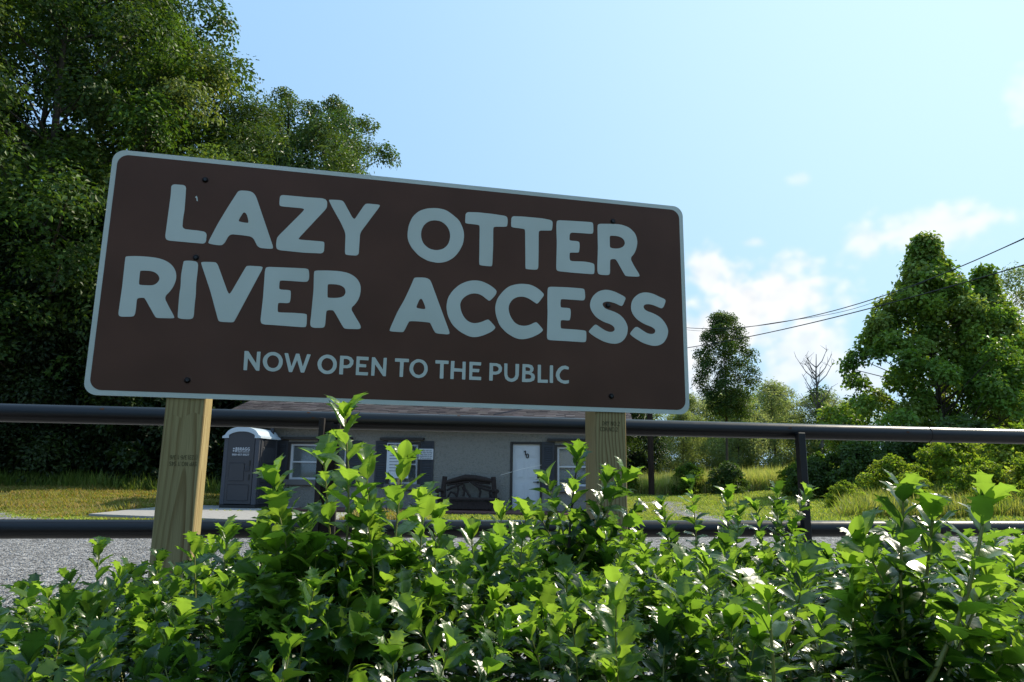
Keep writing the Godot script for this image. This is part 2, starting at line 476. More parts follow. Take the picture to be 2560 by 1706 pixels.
const SMALL := [
	["N", "-669,-296 -655,-296 -622,-343 -622,-297 -609,-296 -608,-372 -620,-372 -654,-324 -654,-372 -667,-372"],
	["O", "-523,-332 -523,-341 -525,-349 -529,-357 -534,-364 -541,-368 -550,-372 -558,-373 -566,-372 -574,-370 -581,-366 -587,-360 -593,-352 -596,-344 -598,-336 -598,-327 -596,-319 -592,-311 -585,-304 -579,-299 -571,-296 -563,-295 -555,-295 -546,-298 -539,-302 -532,-308 -528,-315 -524,-323", "-537,-333 -538,-339 -539,-344 -541,-349 -544,-353 -549,-357 -554,-359 -559,-359 -564,-359 -568,-357 -573,-355 -576,-351 -579,-346 -581,-341 -582,-335 -582,-329 -581,-324 -579,-319 -576,-315 -572,-311 -567,-309 -562,-308 -557,-309 -552,-310 -547,-313 -543,-317 -540,-322 -538,-327"],
	["W", "-519,-297 -505,-297 -489,-349 -475,-297 -462,-297 -446,-348 -432,-297 -418,-298 -439,-372 -452,-372 -469,-323 -485,-372 -497,-372"],
	["O", "-315,-333 -315,-342 -317,-350 -321,-358 -327,-365 -333,-370 -341,-373 -350,-374 -358,-374 -366,-371 -373,-367 -380,-361 -385,-354 -388,-345 -390,-337 -390,-328 -387,-319 -383,-312 -377,-305 -370,-300 -363,-297 -355,-295 -346,-296 -338,-298 -330,-303 -324,-309 -319,-316 -316,-324", "-329,-334 -330,-340 -331,-345 -333,-350 -337,-354 -341,-358 -346,-360 -351,-361 -356,-360 -361,-358 -365,-356 -369,-352 -372,-347 -374,-342 -375,-336 -374,-330 -373,-325 -371,-320 -367,-315 -363,-312 -359,-310 -354,-309 -349,-310 -344,-311 -339,-314 -335,-318 -332,-323 -330,-328"],
	["P", "-304,-297 -275,-297 -260,-302 -250,-314 -251,-330 -260,-343 -273,-347 -289,-347 -289,-373 -304,-373", "-289,-309 -276,-309 -267,-314 -264,-322 -267,-330 -276,-335 -289,-335"],
	["E", "-239,-297 -191,-297 -191,-311 -226,-311 -226,-327 -199,-328 -199,-340 -227,-340 -227,-360 -190,-360 -191,-373 -239,-373"],
	["N", "-178,-297 -166,-297 -132,-346 -131,-298 -118,-297 -119,-373 -130,-373 -164,-326 -165,-373 -178,-373"],
	["T", "-85,-297 -28,-297 -28,-311 -49,-311 -50,-373 -64,-373 -64,-311 -85,-311"],
	["O", "50,-334 50,-342 47,-351 43,-359 38,-365 31,-370 22,-373 14,-375 6,-374 -2,-371 -9,-367 -15,-361 -20,-354 -24,-346 -25,-337 -24,-328 -22,-320 -18,-312 -11,-306 -4,-301 3,-297 11,-296 19,-297 28,-299 35,-303 41,-309 46,-317 49,-325", "36,-334 36,-340 34,-346 32,-351 28,-355 23,-359 19,-361 14,-362 9,-361 4,-360 -1,-357 -4,-353 -7,-348 -9,-342 -10,-336 -9,-330 -8,-325 -6,-320 -2,-315 2,-312 7,-310 12,-309 17,-309 22,-311 27,-314 31,-318 34,-323 35,-328"],
	["T", "81,-297 136,-297 136,-311 116,-311 116,-373 101,-373 101,-311 81,-311"],
	["H", "146,-297 161,-297 160,-327 195,-328 195,-298 208,-298 208,-373 194,-373 194,-341 159,-341 159,-373 145,-373"],
	["E", "224,-297 274,-297 273,-311 238,-311 237,-326 267,-326 265,-340 237,-340 236,-359 275,-359 275,-373 224,-373"],
	["P", "310,-298 340,-298 356,-303 364,-316 362,-332 351,-343 337,-347 325,-347 324,-373 309,-373", "325,-310 338,-310 347,-315 350,-323 345,-331 337,-334 325,-334"],
	["U", "373,-297 387,-297 387,-345 391,-355 401,-361 410,-360 418,-354 422,-344 422,-297 438,-297 437,-345 432,-361 420,-371 406,-375 391,-372 379,-363 374,-347"],
	["B", "453,-296 479,-296 495,-300 502,-312 500,-324 492,-331 504,-338 508,-350 504,-364 490,-371 473,-373 451,-373", "466,-309 477,-309 486,-313 487,-320 483,-325 466,-325", "466,-339 481,-339 491,-344 492,-352 486,-358 465,-359"],
	["L", "520,-296 534,-296 534,-360 565,-359 565,-373 520,-373"],
	["I", "574,-296 588,-296 588,-372 573,-372"],
	["C", "659,-300 658,-311 638,-309 626,-317 617,-332 617,-341 622,-353 633,-359 646,-359 659,-356 659,-370 642,-374 624,-370 608,-359 600,-341 602,-325 613,-307 627,-297 644,-294"],
]

# ---------------------------------------------------------------- sky
const SUN_AZ := 54.0
const SUN_EL := 40.0

func toward(az: float, el: float) -> Vector3:
	var a := deg_to_rad(az)
	var e := deg_to_rad(el)
	return Vector3(sin(a) * cos(e), sin(e), -cos(a) * cos(e))

func sky_image() -> ImageTexture:
	var w := 2048
	var h := 1024
	var im := Image.create(w, h, false, Image.FORMAT_RGBF)
	var s := toward(SUN_AZ, SUN_EL)
	var puffs := noise(1.0, 5, FastNoiseLite.TYPE_SIMPLEX_SMOOTH, 77)
	var banks := noise(1.0, 3, FastNoiseLite.TYPE_SIMPLEX_SMOOTH, 78)
	# cumulus seen over the trees: azimuth, height, half width, half height, thickness
	var heaps := [[18.5, 12.4, 5.6, 3.4, 1.0], [20.5, 12.6, 4.6, 3.2, 0.9], [16.0, 15.6, 1.7, 2.2, 0.85], [21.5, 13.9, 3.2, 2.4, 0.95], [14.5, 10.5, 4.5, 3.0, 0.9], [22.5, 9.0, 3.4, 3.2, 0.75], [15.5, 7.0, 3.0, 2.2, 0.6],
		[31.5, 17.4, 3.6, 1.5, 0.75], [27.8, 17.2, 1.5, 1.2, 0.7], [38.8, 24.4, 1.3, 1.7, 0.5], [40.5, 22.5, 2.0, 2.2, 0.6], [19.8, 18.0, 1.0, 0.4, 0.5], [23.4, 22.2, 0.9, 0.5, 0.35],
		[26.0, 6.5, 3.0, 2.6, 0.6], [36.0, 10.0, 5.0, 3.0, 0.7], [44.0, 11.0, 6.0, 3.5, 0.8]]
	for y in h:
		var el := PI * (0.5 - (y + 0.5) / h)
		var se := sin(el)
		var ce := cos(el)
		for x in w:
			if el < 0.0:
				im.set_pixel(x, y, Color(0.16, 0.17, 0.15))
				continue
			var az := TAU * (x + 0.5) / w
			var d := Vector3(sin(az) * ce, se, -cos(az) * ce)
			var away := rad_to_deg(acos(clampf(d.dot(s), -1.0, 1.0)))
			var g := exp(-pow(away / 46.0, 2.0))
			var low := pow(1.0 - se, 5.0)
			var c := Vector3(0.25, 0.455, 0.76) + Vector3(0.34, 0.35, 0.14) * g + Vector3(0.10, 0.125, 0.10) * low
			# clouds
			var far := puffs.get_noise_3d(d.x * 9.0, d.y * 15.0, d.z * 9.0)
			var fine := puffs.get_noise_3d(d.x * 34.0, d.y * 44.0, d.z * 34.0)
			var dens := 0.0
			var azd := rad_to_deg(az)
			if azd > 180.0:
				azd -= 360.0
			var eld := rad_to_deg(el)
			for b in heaps:
				var dx: float = (azd - b[0]) / b[2]
				if absf(dx) > 1.8:
					continue
				var dy: float = (eld - b[1]) / b[3]
				if absf(dy) > 1.8:
					continue
				dens = maxf(dens, b[4] * smoothstep(1.3, 0.3, sqrt(dx * dx + dy * dy) - far * 0.8 - fine * 0.55))
			# scattered fair-weather clouds elsewhere, low in the sky
			if azd < -60.0 or azd > 50.0:
				var bank := banks.get_noise_3d(d.x * 3.0, d.y * 7.0, d.z * 3.0) + 0.5 * far + 0.3 * fine
				dens = maxf(dens, smoothstep(0.25, 0.6, bank) * smoothstep(0.02, 0.1, se) * smoothstep(0.75, 0.3, se) * 0.8)
			var white := Vector3(0.79, 0.80, 0.82) + Vector3(0.08, 0.08, 0.06) * g
			white *= 0.93 + 0.12 * fine
			c = c.lerp(white, clampf(dens, 0.0, 1.0))
			im.set_pixel(x, y, Color(c.x, c.y, c.z))
	return ImageTexture.create_from_image(im)

# ---------------------------------------------------------------- ground
func ground_height(x: float, z: float) -> float:
	var l := clampf((-z - 20.0) / 12.0, 0.0, 1.0) * clampf((-x - 6.0) / 10.0, 0.0, 1.0)
	var hill := maxf(0.0, -z - 35.0) * clampf((-x - 1.0) / 16.0, 0.0, 1.0) * 0.36
	hill += maxf(0.0, -x - 34.0) * 0.3 * clampf((-z - 12.0) / 14.0, 0.0, 1.0)
	var bank := clampf((-z - 15.5) / 8.0, 0.0, 1.0) * clampf((x - 8.0) / 8.0, 0.0, 1.0)
	return 0.5 * l * l * (3.0 - 2.0 * l) + minf(hill, 30.0) + 0.45 * bank

func flat_sheet(outline: PackedVector2Array, y: float) -> Geo:
	# outline in (x, z)
	var g := Geo.new()
	var t := Geometry2D.triangulate_polygon(outline)
	for k in range(0, t.size(), 3):
		var p := []
		for q in 3:
			var a := outline[t[k + q]]
			p.append(Vector3(a.x, y, a.y))
		if (p[2] - p[0]).cross(p[1] - p[0]).y < 0.0:
			g.tri(p[0], p[2], p[1])
		else:
			g.tri(p[0], p[1], p[2])
	return g

func smooth_loop(pts: Array, per := 6) -> PackedVector2Array:
	var o := PackedVector2Array()
	var m := pts.size()
	for k in m:
		for s in per:
			o.append(pts[k].cubic_interpolate(pts[(k + 1) % m], pts[(k + m - 1) % m], pts[(k + 2) % m], float(s) / per))
	return o

var lot: PackedVector2Array

func build_ground() -> void:
	var xs := [-900.0, -400.0, -220.0, -140.0, -100.0]
	var t := -80.0
	while t <= 80.0:
		xs.append(t)
		t += 2.0
	xs.append_array([100.0, 140.0, 220.0, 400.0, 900.0])
	var g := Geo.new()
	for z in xs:
		for x in xs:
			var e := 0.5
			var nn := Vector3(ground_height(x - e, z) - ground_height(x + e, z), 2.0 * e, ground_height(x, z - e) - ground_height(x, z + e)).normalized()
			g.vert(Vector3(x, ground_height(x, z), z), nn, Vector2(x, z))
	var m := xs.size()
	for a in m - 1:
		for b in m - 1:
			var k := a * m + b
			g.i.append_array(PackedInt32Array([k, k + 1, k + m + 1, k, k + m + 1, k + m]))
	tag(put("ground", g, M.soil_and_grass), "", "", "", "structure")
	var edge := [Vector2(-22, 5), Vector2(-22, -19.0), Vector2(-14, -18.2), Vector2(-12.4, -17.6), Vector2(-10.5, -15.8), Vector2(-8.8, -14.95), Vector2(-5.6, -14.8), Vector2(-2, -16.0), Vector2(1.5, -16.7), Vector2(3.6, -17.6),
		Vector2(4.2, -20.5), Vector2(4.8, -24), Vector2(5.6, -29.5), Vector2(7.0, -30.0), Vector2(6.3, -26), Vector2(5.5, -20.5), Vector2(6.0, -16.8), Vector2(8.6, -14.7), Vector2(14, -13.6), Vector2(22, -13), Vector2(22, 5)]
	lot = smooth_loop(edge)
	tag(put("gravel_lot", flat_sheet(lot, 0.012), M.gravel_bed), "", "", "", "structure")
	# loose stones lying on the lot
	var stone := Geo.new()
	var ring := []
	for k in 5:
		ring.append(Vector3(cos(TAU * k / 5.0), 0.15 * sin(k * 2.1), sin(TAU * k / 5.0) * 0.8))
	for k in 5:
		stone.tri(ring[k], ring[(k + 1) % 5], Vector3(0.1, 0.7, 0.05))
	var mm := MultiMesh.new()
	mm.transform_format = MultiMesh.TRANSFORM_3D
	mm.use_colors = true
	mm.mesh = stone.mesh()
	mm.instance_count = 26000
	for k in 26000:
		var u := pow(R.randf(), 0.8)
		var z := -3.6 - 11.5 * u
		var x := rnd(-0.86, 0.92) * -z
		if k < 16000:
			x = rnd(-0.84, -0.28) * -z
		if not Geometry2D.is_point_in_polygon(Vector2(x, z), lot) or (x > -9.6 and x < -4.0 and z < -14.4):
			z = rnd(-6.0, -4.0)
			x = rnd(-4.5, -1.5)
		var s := rnd(0.006, 0.014)
		var b := Basis.from_euler(Vector3(rnd(-0.5, 0.5), rnd(0, TAU), rnd(-0.5, 0.5))).scaled(Vector3(s * rnd(0.8, 1.5), s, s))
		mm.set_instance_transform(k, Transform3D(b, Vector3(x, 0.013, z)))
		var v := rnd(0.14, 0.38) if R.randf() < 0.9 else rnd(0.38, 0.5)
		mm.set_instance_color(k, Color(v, v * 0.97, v * 0.96))
	var o := MultiMeshInstance3D.new()
	o.name = "loose_gravel"
	o.multimesh = mm
	o.material_override = M.stone
	add_child(o)
	tag(o, "loose grey stones scattered over the gravel lot", "gravel", "", "stuff")
	# concrete apron in front of the toilet, cut by one joint
	var apron := thing("concrete_apron", "", "", Vector3.ZERO)
	tag(apron, "", "", "", "structure")
	for part in [[Vector2(-9.4, -16.2), Vector2(-5.2, -14.75), Vector2(-5.75, -17.9), Vector2(-9.55, -18.6)], [Vector2(-9.55, -18.64), Vector2(-5.757, -17.94), Vector2(-6.0, -20.6), Vector2(-9.5, -20.95)], [Vector2(-5.15, -14.74), Vector2(-3.7, -15.4), Vector2(-3.6, -18.0), Vector2(-5.7, -17.9)]]:
		var s := Geo.new()
		s.prism(PackedVector2Array(part.map(func(q): return Vector2(q.x, -q.y))), [], -0.1, 0.045, Transform3D(Basis(Vector3.RIGHT, -PI / 2), Vector3.ZERO))
		put("slab", s, M.concrete, apron)
	tag(put("hedge_soil", flat_sheet(PackedVector2Array([Vector2(-4, 0.5), Vector2(4, 0.2), Vector2(4, -4.2), Vector2(-4, -3.0)]), 0.02), M.mulch), "", "", "", "structure")

func tuft(sd: int, blades: int, h: float) -> Geo:
	var g := Geo.new()
	var q := RandomNumberGenerator.new()
	q.seed = sd
	for k in blades:
		var a := q.randf_range(0, TAU)
		var base := Vector3(q.randf_range(-0.12, 0.12), 0, q.randf_range(-0.12, 0.12))
		var lean := Vector3(cos(a), 0, sin(a)) * h * q.randf_range(0.15, 0.7)
		var side := Vector3(-sin(a), 0, cos(a)) * 0.012 * q.randf_range(0.7, 1.5)
		var hh := h * q.randf_range(0.5, 1.1)
		var mid := base + lean * 0.35 + Vector3.UP * hh * 0.6
		var b := q.randf_range(0.75, 1.25)
		var col := Color(b, b * q.randf_range(0.9, 1.05), b)
		g.quad(base - side, base + side, mid + side * 0.8, mid - side * 0.8, Vector3(cos(a), 0.3, sin(a)), col)
		g.tri(mid - side * 0.8, mid + side * 0.8, base + lean + Vector3.UP * hh, col)
	return g

func scatter_grass(called: String, label: String, n: int, spot: Callable, h: float, blades: int, cols: Array) -> void:
	var mm := MultiMesh.new()
	mm.transform_format = MultiMesh.TRANSFORM_3D
	mm.use_colors = true
	mm.mesh = tuft(n, blades, h).mesh()
	mm.instance_count = n
	for k in n:
		var p: Vector3 = spot.call(k)
		var s := p.y * rnd(0.7, 1.25)
		var b := Basis(Vector3.UP, rnd(0, TAU)).scaled(Vector3(rnd(0.8, 1.4), s, rnd(0.8, 1.4)))
		mm.set_instance_transform(k, Transform3D(b, Vector3(p.x, ground_height(p.x, p.z) - 0.01, p.z)))
		var c: Color = cols[R.randi() % cols.size()]
		mm.set_instance_color(k, c * rnd(0.75, 1.2))
	var o := MultiMeshInstance3D.new()
	o.name = called
	o.multimesh = mm
	o.material_override = M.grass_blades
	add_child(o)
	tag(o, label, "grass", "", "stuff")

func build_grass() -> void:
	var patches := noise(0.22, 3, FastNoiseLite.TYPE_SIMPLEX, 90)
	var meadow := [Color(.344, .308, .078), Color(.406, .325, .104), Color(.284, .308, .070), Color(.487, .340, .139), Color(.244, .276, .061)]
	var lush := [Color(.306, .400, .067), Color(.376, .461, .077), Color(.259, .339, .057), Color(.445, .461, .114)]
	var outside := func(x: float, z: float) -> bool:
		return not Geometry2D.is_point_in_polygon(Vector2(x, z), lot) and not (x > -9.6 and x < -3.6 and z > -21.0 and z < -14.7 and z < -14.7) and not (x > -8.8 and x < 3.4 and z < -18.0 + 0.1 * x and z > -29.0)
	var left := func(_k: int) -> Vector3:
		for a in 12:
			var z := -14.5 - 18.5 * pow(R.randf(), 0.8)
			var x := rnd(-1.0, -0.1) * -z
			if outside.call(x, z) and patches.get_noise_2d(x, z) > -0.25 - 0.3 * R.randf():
				return Vector3(x, 0.55 + maxf(0.0, patches.get_noise_2d(x + 40.0, z)) + clampf((-z - 25.0) * 0.12, 0.0, 1.2), z)
		return Vector3(-20, 0.6, -26)
	scatter_grass("meadow_grass", "short dry yellow green grass left of the concrete apron", 26000, left, 0.16, 7, meadow)
	var right := func(_k: int) -> Vector3:
		for a in 12:
			var z := -13.5 - 27.0 * pow(R.randf(), 0.9)
			var x := rnd(0.12, 1.0) * -z
			if outside.call(x, z):
				return Vector3(x, 0.5 + maxf(0.0, patches.get_noise_2d(x, z)) * 0.8, z)
		return Vector3(20, 0.6, -20)
	scatter_grass("mown_grass", "mown green grass around the power pole and behind the right of the fence", 30000, right, 0.14, 7, lush)
	var fringe := func(k: int) -> Vector3:
		if k % 3 == 0:
			var a := lot[R.randi_range(20, lot.size() - 20)]
			return Vector3(a.x + rnd(-0.5, 0.5), 0.45, a.y + rnd(-0.4, 0.4))
		return Vector3(rnd(-5.5, 4.5), 0.5, rnd(-17.9, -16.2))
	scatter_grass("weed_fringe", "weedy grass along the edge of the gravel before the building", 5200, fringe, 0.13, 6, lush)
	var joint := func(_k: int) -> Vector3:
		var t := R.randf()
		return Vector3(lerpf(-9.5, -5.7, t) + rnd(-0.05, 0.05), 0.55, lerpf(-18.62, -17.92, t))
	scatter_grass("joint_weeds", "small weeds growing in the joint of the concrete apron", 60, joint, 0.14, 6, lush)
	var tall := func(_k: int) -> Vector3:
		var z := rnd(-45.0, -38.3)
		return Vector3(rnd(0.13, 0.52) * -z, rnd(0.7, 1.1), z)
	scatter_grass("tall_grass", "tall pale grass standing behind the utility pole", 9000, tall, 1.12, 6, [Color(.467, .504, .175), Color(.393, .481, .131), Color(.566, .525, .240)])
	var bank := func(_k: int) -> Vector3:
		var z := rnd(-27.0, -18.0)
		return Vector3(rnd(0.46, 0.8) * -z, rnd(0.4, 1.3), z)
	scatter_grass("bank_weeds", "tall yellow green weeds growing between the vines on the right bank", 7000, bank, 0.55, 6, [Color(.30, .34, .08), Color(.24, .32, .06), Color(.36, .36, .12)])
	var rank := func(_k: int) -> Vector3:
		var z := rnd(-33.5, -27.0)
		return Vector3(rnd(-1.0, -0.24) * -z, rnd(0.5, 1.2), z)
	scatter_grass("rank_weeds", "rank weeds at the foot of the dark wood", 6000, rank, 0.6, 7, [Color(.182, .266, .049), Color(.238, .294, .070), Color(.140, .210, .042)])

# ---------------------------------------------------------------- the building
const LOCAL_TURN := -6.0

func panel_rect(g: Geo, x0: float, x1: float, y0: float, y1: float, z: float, out := 1.0) -> void:
	g.quad(Vector3(x0, y0, z), Vector3(x1, y0, z), Vector3(x1, y1, z), Vector3(x0, y1, z), Vector3(0, 0, out))

func bx(x0: float, x1: float, y0: float, y1: float, z0: float, z1: float, bev := 0.004) -> Geo:
	var g := Geo.new()
	g.box(Vector3((x0 + x1) / 2, (y0 + y1) / 2, (z0 + z1) / 2), Vector3(x1 - x0, y1 - y0, z1 - z0), Basis.IDENTITY, Color.WHITE, bev)
	return g

func text(called: String, what: String, height: float, m: Material, parent: Node3D, at: Vector3, bold := true, width := 0.0, depth := 0.004) -> MeshInstance3D:
	var t := TextMesh.new()
	var f := SystemFont.new()
	f.font_names = PackedStringArray(["Droid Sans"])
	f.font_weight = 700 if bold else 400
	t.font = f
	t.text = what
	t.font_size = 64
	t.pixel_size = height / 46.0
	t.depth = depth
	t.curve_step = 2.0
	var o := MeshInstance3D.new()
	o.name = called
	o.mesh = t
	o.material_override = m
	o.position = at
	var wide := t.get_aabb().size.x
	if width > 0.0 and wide > 0.0:
		o.scale = Vector3(width / wide, 1, 1)
	parent.add_child(o, true)
	return o

func build_house() -> void:
	var h := thing("low_building", "low grey stucco building with brown shingle roof and white door", "building", Vector3(0.02, 0, -20.1), LOCAL_TURN)
	var top := 2.5
	# openings: x0, x1, y0, y1
	var holes := [[-6.46, -4.79, 0.81, 1.83], [-3.50, -2.68, 0.72, 1.84], [0.0, 0.84, 0.06, 1.90], [1.29, 2.15, 0.72, 1.80]]
	var x0 := -7.35
	var x1 := 2.98
	var cx := [x0, x1]
	var cy := [0.0, top]
	for q in holes:
		cx.append_array([q[0], q[1]])
		cy.append_array([q[2], q[3]])
	cx.sort()
	cy.sort()
	var wall := Geo.new()
	var th := 0.2
	for a in cx.size() - 1:
		for b in cy.size() - 1:
			var mx: float = (cx[a] + cx[a + 1]) / 2
			var my: float = (cy[b] + cy[b + 1]) / 2
			if cx[a + 1] - cx[a] < 1e-4 or cy[b + 1] - cy[b] < 1e-4:
				continue
			if holes.any(func(q): return mx > q[0] and mx < q[1] and my > q[2] and my < q[3]):
				continue
			panel_rect(wall, cx[a], cx[a + 1], cy[b], cy[b + 1], 0.0)
			panel_rect(wall, cx[a], cx[a + 1], cy[b], cy[b + 1], -th, -1.0)
	for q in holes:
		wall.quad(Vector3(q[0], q[2], 0), Vector3(q[0], q[3], 0), Vector3(q[0], q[3], -th), Vector3(q[0], q[2], -th), Vector3.RIGHT)
		wall.quad(Vector3(q[1], q[2], 0), Vector3(q[1], q[3], 0), Vector3(q[1], q[3], -th), Vector3(q[1], q[2], -th), Vector3.LEFT)
		wall.quad(Vector3(q[0], q[3], 0), Vector3(q[1], q[3], 0), Vector3(q[1], q[3], -th), Vector3(q[0], q[3], -th), Vector3.DOWN)
		wall.quad(Vector3(q[0], q[2], 0), Vector3(q[1], q[2], 0), Vector3(q[1], q[2], -th), Vector3(q[0], q[2], -th), Vector3.UP)
	# gable ends, back and a dark room behind the windows
	var slope := 0.33
	var zr := -3.9
	var zb := -7.8
	var gable := PackedVector2Array([Vector2(0, 0), Vector2(0, top), Vector2(3.9, top + 3.9 * slope), Vector2(7.8, top), Vector2(7.8, 0)])
	wall.prism(gable, [], 0.0, 0.2, Transform3D(Basis(Vector3.FORWARD, Vector3.UP, Vector3.RIGHT), Vector3(x0, 0, 0)))
	wall.prism(gable, [], -0.2, 0.0, Transform3D(Basis(Vector3.FORWARD, Vector3.UP, Vector3.RIGHT), Vector3(x1, 0, 0)))
	put("wall", wall, M.stucco, h)
	put("wall", bx(x0 + 0.2, x1 - 0.2, 0, top, zb, zb + 0.2), M.stucco, h)
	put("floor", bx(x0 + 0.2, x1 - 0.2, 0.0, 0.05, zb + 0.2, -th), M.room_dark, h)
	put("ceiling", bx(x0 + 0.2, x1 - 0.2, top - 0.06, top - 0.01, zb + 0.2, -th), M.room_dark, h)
	# roof: deck, fascia, shingle courses
	var eave := Vector3(0, 2.44, 0.45)
	var ridge := Vector3(0, 2.44 + slope * 4.35, zr)
	var rx0 := -8.87
	var rx1 := 3.36
	for side in [1.0, -1.0]:
		var e := Vector3(0, eave.y, eave.z if side > 0 else 2 * zr - eave.z)
		var up := (ridge - e).normalized()
		var out := Vector3(1, 0, 0).cross(up) if side < 0 else up.cross(Vector3(1, 0, 0))
		if out.y < 0:
			out = -out
		var ln := (ridge - e).length()
		var deck := Geo.new()
		deck.box((e + ridge) / 2 - out * 0.03 + Vector3((rx0 + rx1) / 2, 0, 0), Vector3(rx1 - rx0, 0.05, ln), Basis(Vector3.RIGHT, out, Vector3.RIGHT.cross(out)))
		var dk := put("roof_deck", deck, M.dark_frame, h)
		var sh := Geo.new()
		var rows := int(ln / 0.145)
		for r in rows + 1:
			var y0 := r * 0.145
			var y1 := minf(y0 + 0.17, ln)
			var x := rx0 - (0.0 if r % 2 == 0 else 0.15) - 0.02
			while x < rx1:
				var w := 0.3 + rnd(-0.03, 0.03)
				var a := maxf(x, rx0 - 0.02)
				var b := minf(x + w, rx1 + 0.02)
				x += w
				if b - a < 0.02:
					continue
				var lift := rnd(0.012, 0.022)
				var p := e + up * (y0 + rnd(-0.012, 0.004))
				var q := e + up * y1
				var v := rnd(0.75, 1.25)
				var col := Color(.092, .078, .079) * v if R.randf() < 0.6 else Color(.118, .104, .103) * v
				if R.randf() < 0.18:
					col = Color(.062, .052, .056)
				var la := Vector3(a + 0.004, 0, 0)
				var lb := Vector3(b - 0.004, 0, 0)
				sh.quad(p + la + out * lift, p + lb + out * lift, q + lb + out * 0.004, q + la + out * 0.004, out, col)
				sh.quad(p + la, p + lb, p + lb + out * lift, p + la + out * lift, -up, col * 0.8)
		var s := put("shingles", sh, M.shingle, h)
		tag(s, "", "", "", "stuff")
		if side > 0:
			var vent := Geo.new()
			var foot := e + up * 1.75 + Vector3(0.35, 0, 0)
			vent.tube([foot - Vector3(0, 0.1, 0), foot + Vector3(0, 0.75, 0)], [0.055, 0.055], 14)
			put("vent_pipe", vent, M.black_metal, h)
	put("fascia", bx(rx0, rx1, 2.30, 2.435, 0.40, 0.43), M.dark_frame, h)
	put("soffit", bx(x0, x1, 2.30, 2.33, 0.003, 0.40), M.stucco, h)
	# windows
	var k := 0
	for q in [holes[0], holes[1], holes[3]]:
		var w := Node3D.new()
		w.name = "window"
		h.add_child(w, true)
		var fr := Geo.new()
		var f := 0.055
		for b in [[q[0], q[1], q[2], q[2] + f], [q[0], q[1], q[3] - f, q[3]], [q[0], q[0] + f, q[2] + f, q[3] - f], [q[1] - f, q[1], q[2] + f, q[3] - f]]:
			fr.add(bx(b[0], b[1], b[2], b[3], -0.12, -0.03), Transform3D.IDENTITY)
		var lights := [[q[0], q[1]]]
		if k == 0:
			var mid: float = (q[0] + q[1]) / 2
			fr.add(bx(mid - 0.05, mid + 0.05, q[2] + f, q[3] - f, -0.12, -0.03), Transform3D.IDENTITY)
			lights = [[q[0] + f, mid - 0.05], [mid + 0.05, q[1] - f]]
		else:
			lights = [[q[0] + f, q[1] - f]]
		put("frame", fr, M.white_paint, w)
		var my: float = lerpf(q[2], q[3], 0.49)
		for l in lights:
			put("meeting_rail", bx(l[0], l[1], my - 0.022, my + 0.022, -0.11, -0.035), M.white_paint, w)
			put("pane", bx(l[0], l[1], q[2] + f, my - 0.022, -0.09, -0.084, 0.0), M.glass, w)
			put("pane", bx(l[0], l[1], my + 0.022, q[3] - f, -0.075, -0.069, 0.0), M.glass, w)
		if k == 2:
			put("blind", bx(q[0] + f, q[1] - f, my - 0.35, q[3] - f, -0.16, -0.15, 0.0), M.curtain, w)
		put("sill", bx(q[0] - 0.12, q[1] + 0.12, q[2] - 0.16, q[2], 0.003, 0.10, 0.012), M.stone_sill, h)
		put("lintel_board", bx(q[0] - 0.28, q[1] + 0.18, 1.95, 2.02, 0.003, 0.14, 0.008), M.dark_frame, h)
		var dark := Geo.new()
		for s in 4:
			pass
		dark.add(bx(q[0] - 0.07, q[0] - 0.002, q[2], q[3] + 0.05, 0.003, 0.03), Transform3D.IDENTITY)
		dark.add(bx(q[1] + 0.002, q[1] + 0.07, q[2], q[3] + 0.05, 0.003, 0.03), Transform3D.IDENTITY)
		dark.add(bx(q[0] - 0.002, q[1] + 0.002, q[3] + 0.002, q[3] + 0.05, 0.003, 0.03), Transform3D.IDENTITY)
		put("casing", dark, M.dark_frame, h)
		for s in [[q[0] - 0.42, q[0] - 0.075], [q[1] + 0.075, q[1] + 0.46]]:
			var sh := Geo.new()
			sh.add(bx(s[0], s[1], 0.63, 1.93, 0.003, 0.022), Transform3D.IDENTITY)
			sh.add(bx(s[0], s[0] + 0.06, 0.63, 1.93, 0.022, 0.036), Transform3D.IDENTITY)
			sh.add(bx(s[1] - 0.06, s[1], 0.63, 1.93, 0.022, 0.036), Transform3D.IDENTITY)
			for y in [0.63, 1.23, 1.85]:
				sh.add(bx(s[0] + 0.06, s[1] - 0.06, y, y + 0.08, 0.022, 0.036), Transform3D.IDENTITY)
			for y in 22:
				var yy := 0.74 + y * 0.05
				if absf(yy - 1.27) > 0.05:
					sh.box(Vector3((s[0] + s[1]) / 2, yy, 0.028), Vector3(s[1] - s[0] - 0.12, 0.034, 0.006), Basis(Vector3.RIGHT, -0.5))
			put("shutter", sh, M.shutter_paint, h)
		k += 1
	# door
	var d := Node3D.new()
	d.name = "door"
	h.add_child(d, true)
	var slab := bx(0.035, 0.805, 0.075, 1.865, -0.09, -0.05)
	for p in [[0.11, 0.38, 0.16, 0.78], [0.46, 0.73, 0.16, 0.78], [0.11, 0.38, 0.90, 1.40], [0.46, 0.73, 0.90, 1.40], [0.11, 0.38, 1.50, 1.77], [0.46, 0.73, 1.50, 1.77]]:
		slab.add(bx(p[0], p[1], p[2], p[3], -0.05, -0.043, 0.006), Transform3D.IDENTITY)
		slab.add(bx(p[0] + 0.045, p[1] - 0.045, p[2] + 0.045, p[3] - 0.045, -0.043, -0.034, 0.008), Transform3D.IDENTITY)
	put("door_leaf", slab, M.white_paint, d)
	var dj := bx(-0.03, 0.033, 0.06, 1.93, -0.1, 0.02)
	dj.add(bx(0.807, 0.87, 0.06, 1.93, -0.1, 0.02), Transform3D.IDENTITY)
	dj.add(bx(0.033, 0.807, 1.867, 1.93, -0.1, 0.02), Transform3D.IDENTITY)
	put("frame", dj, M.dark_frame, d)
	var hn := Geo.new()
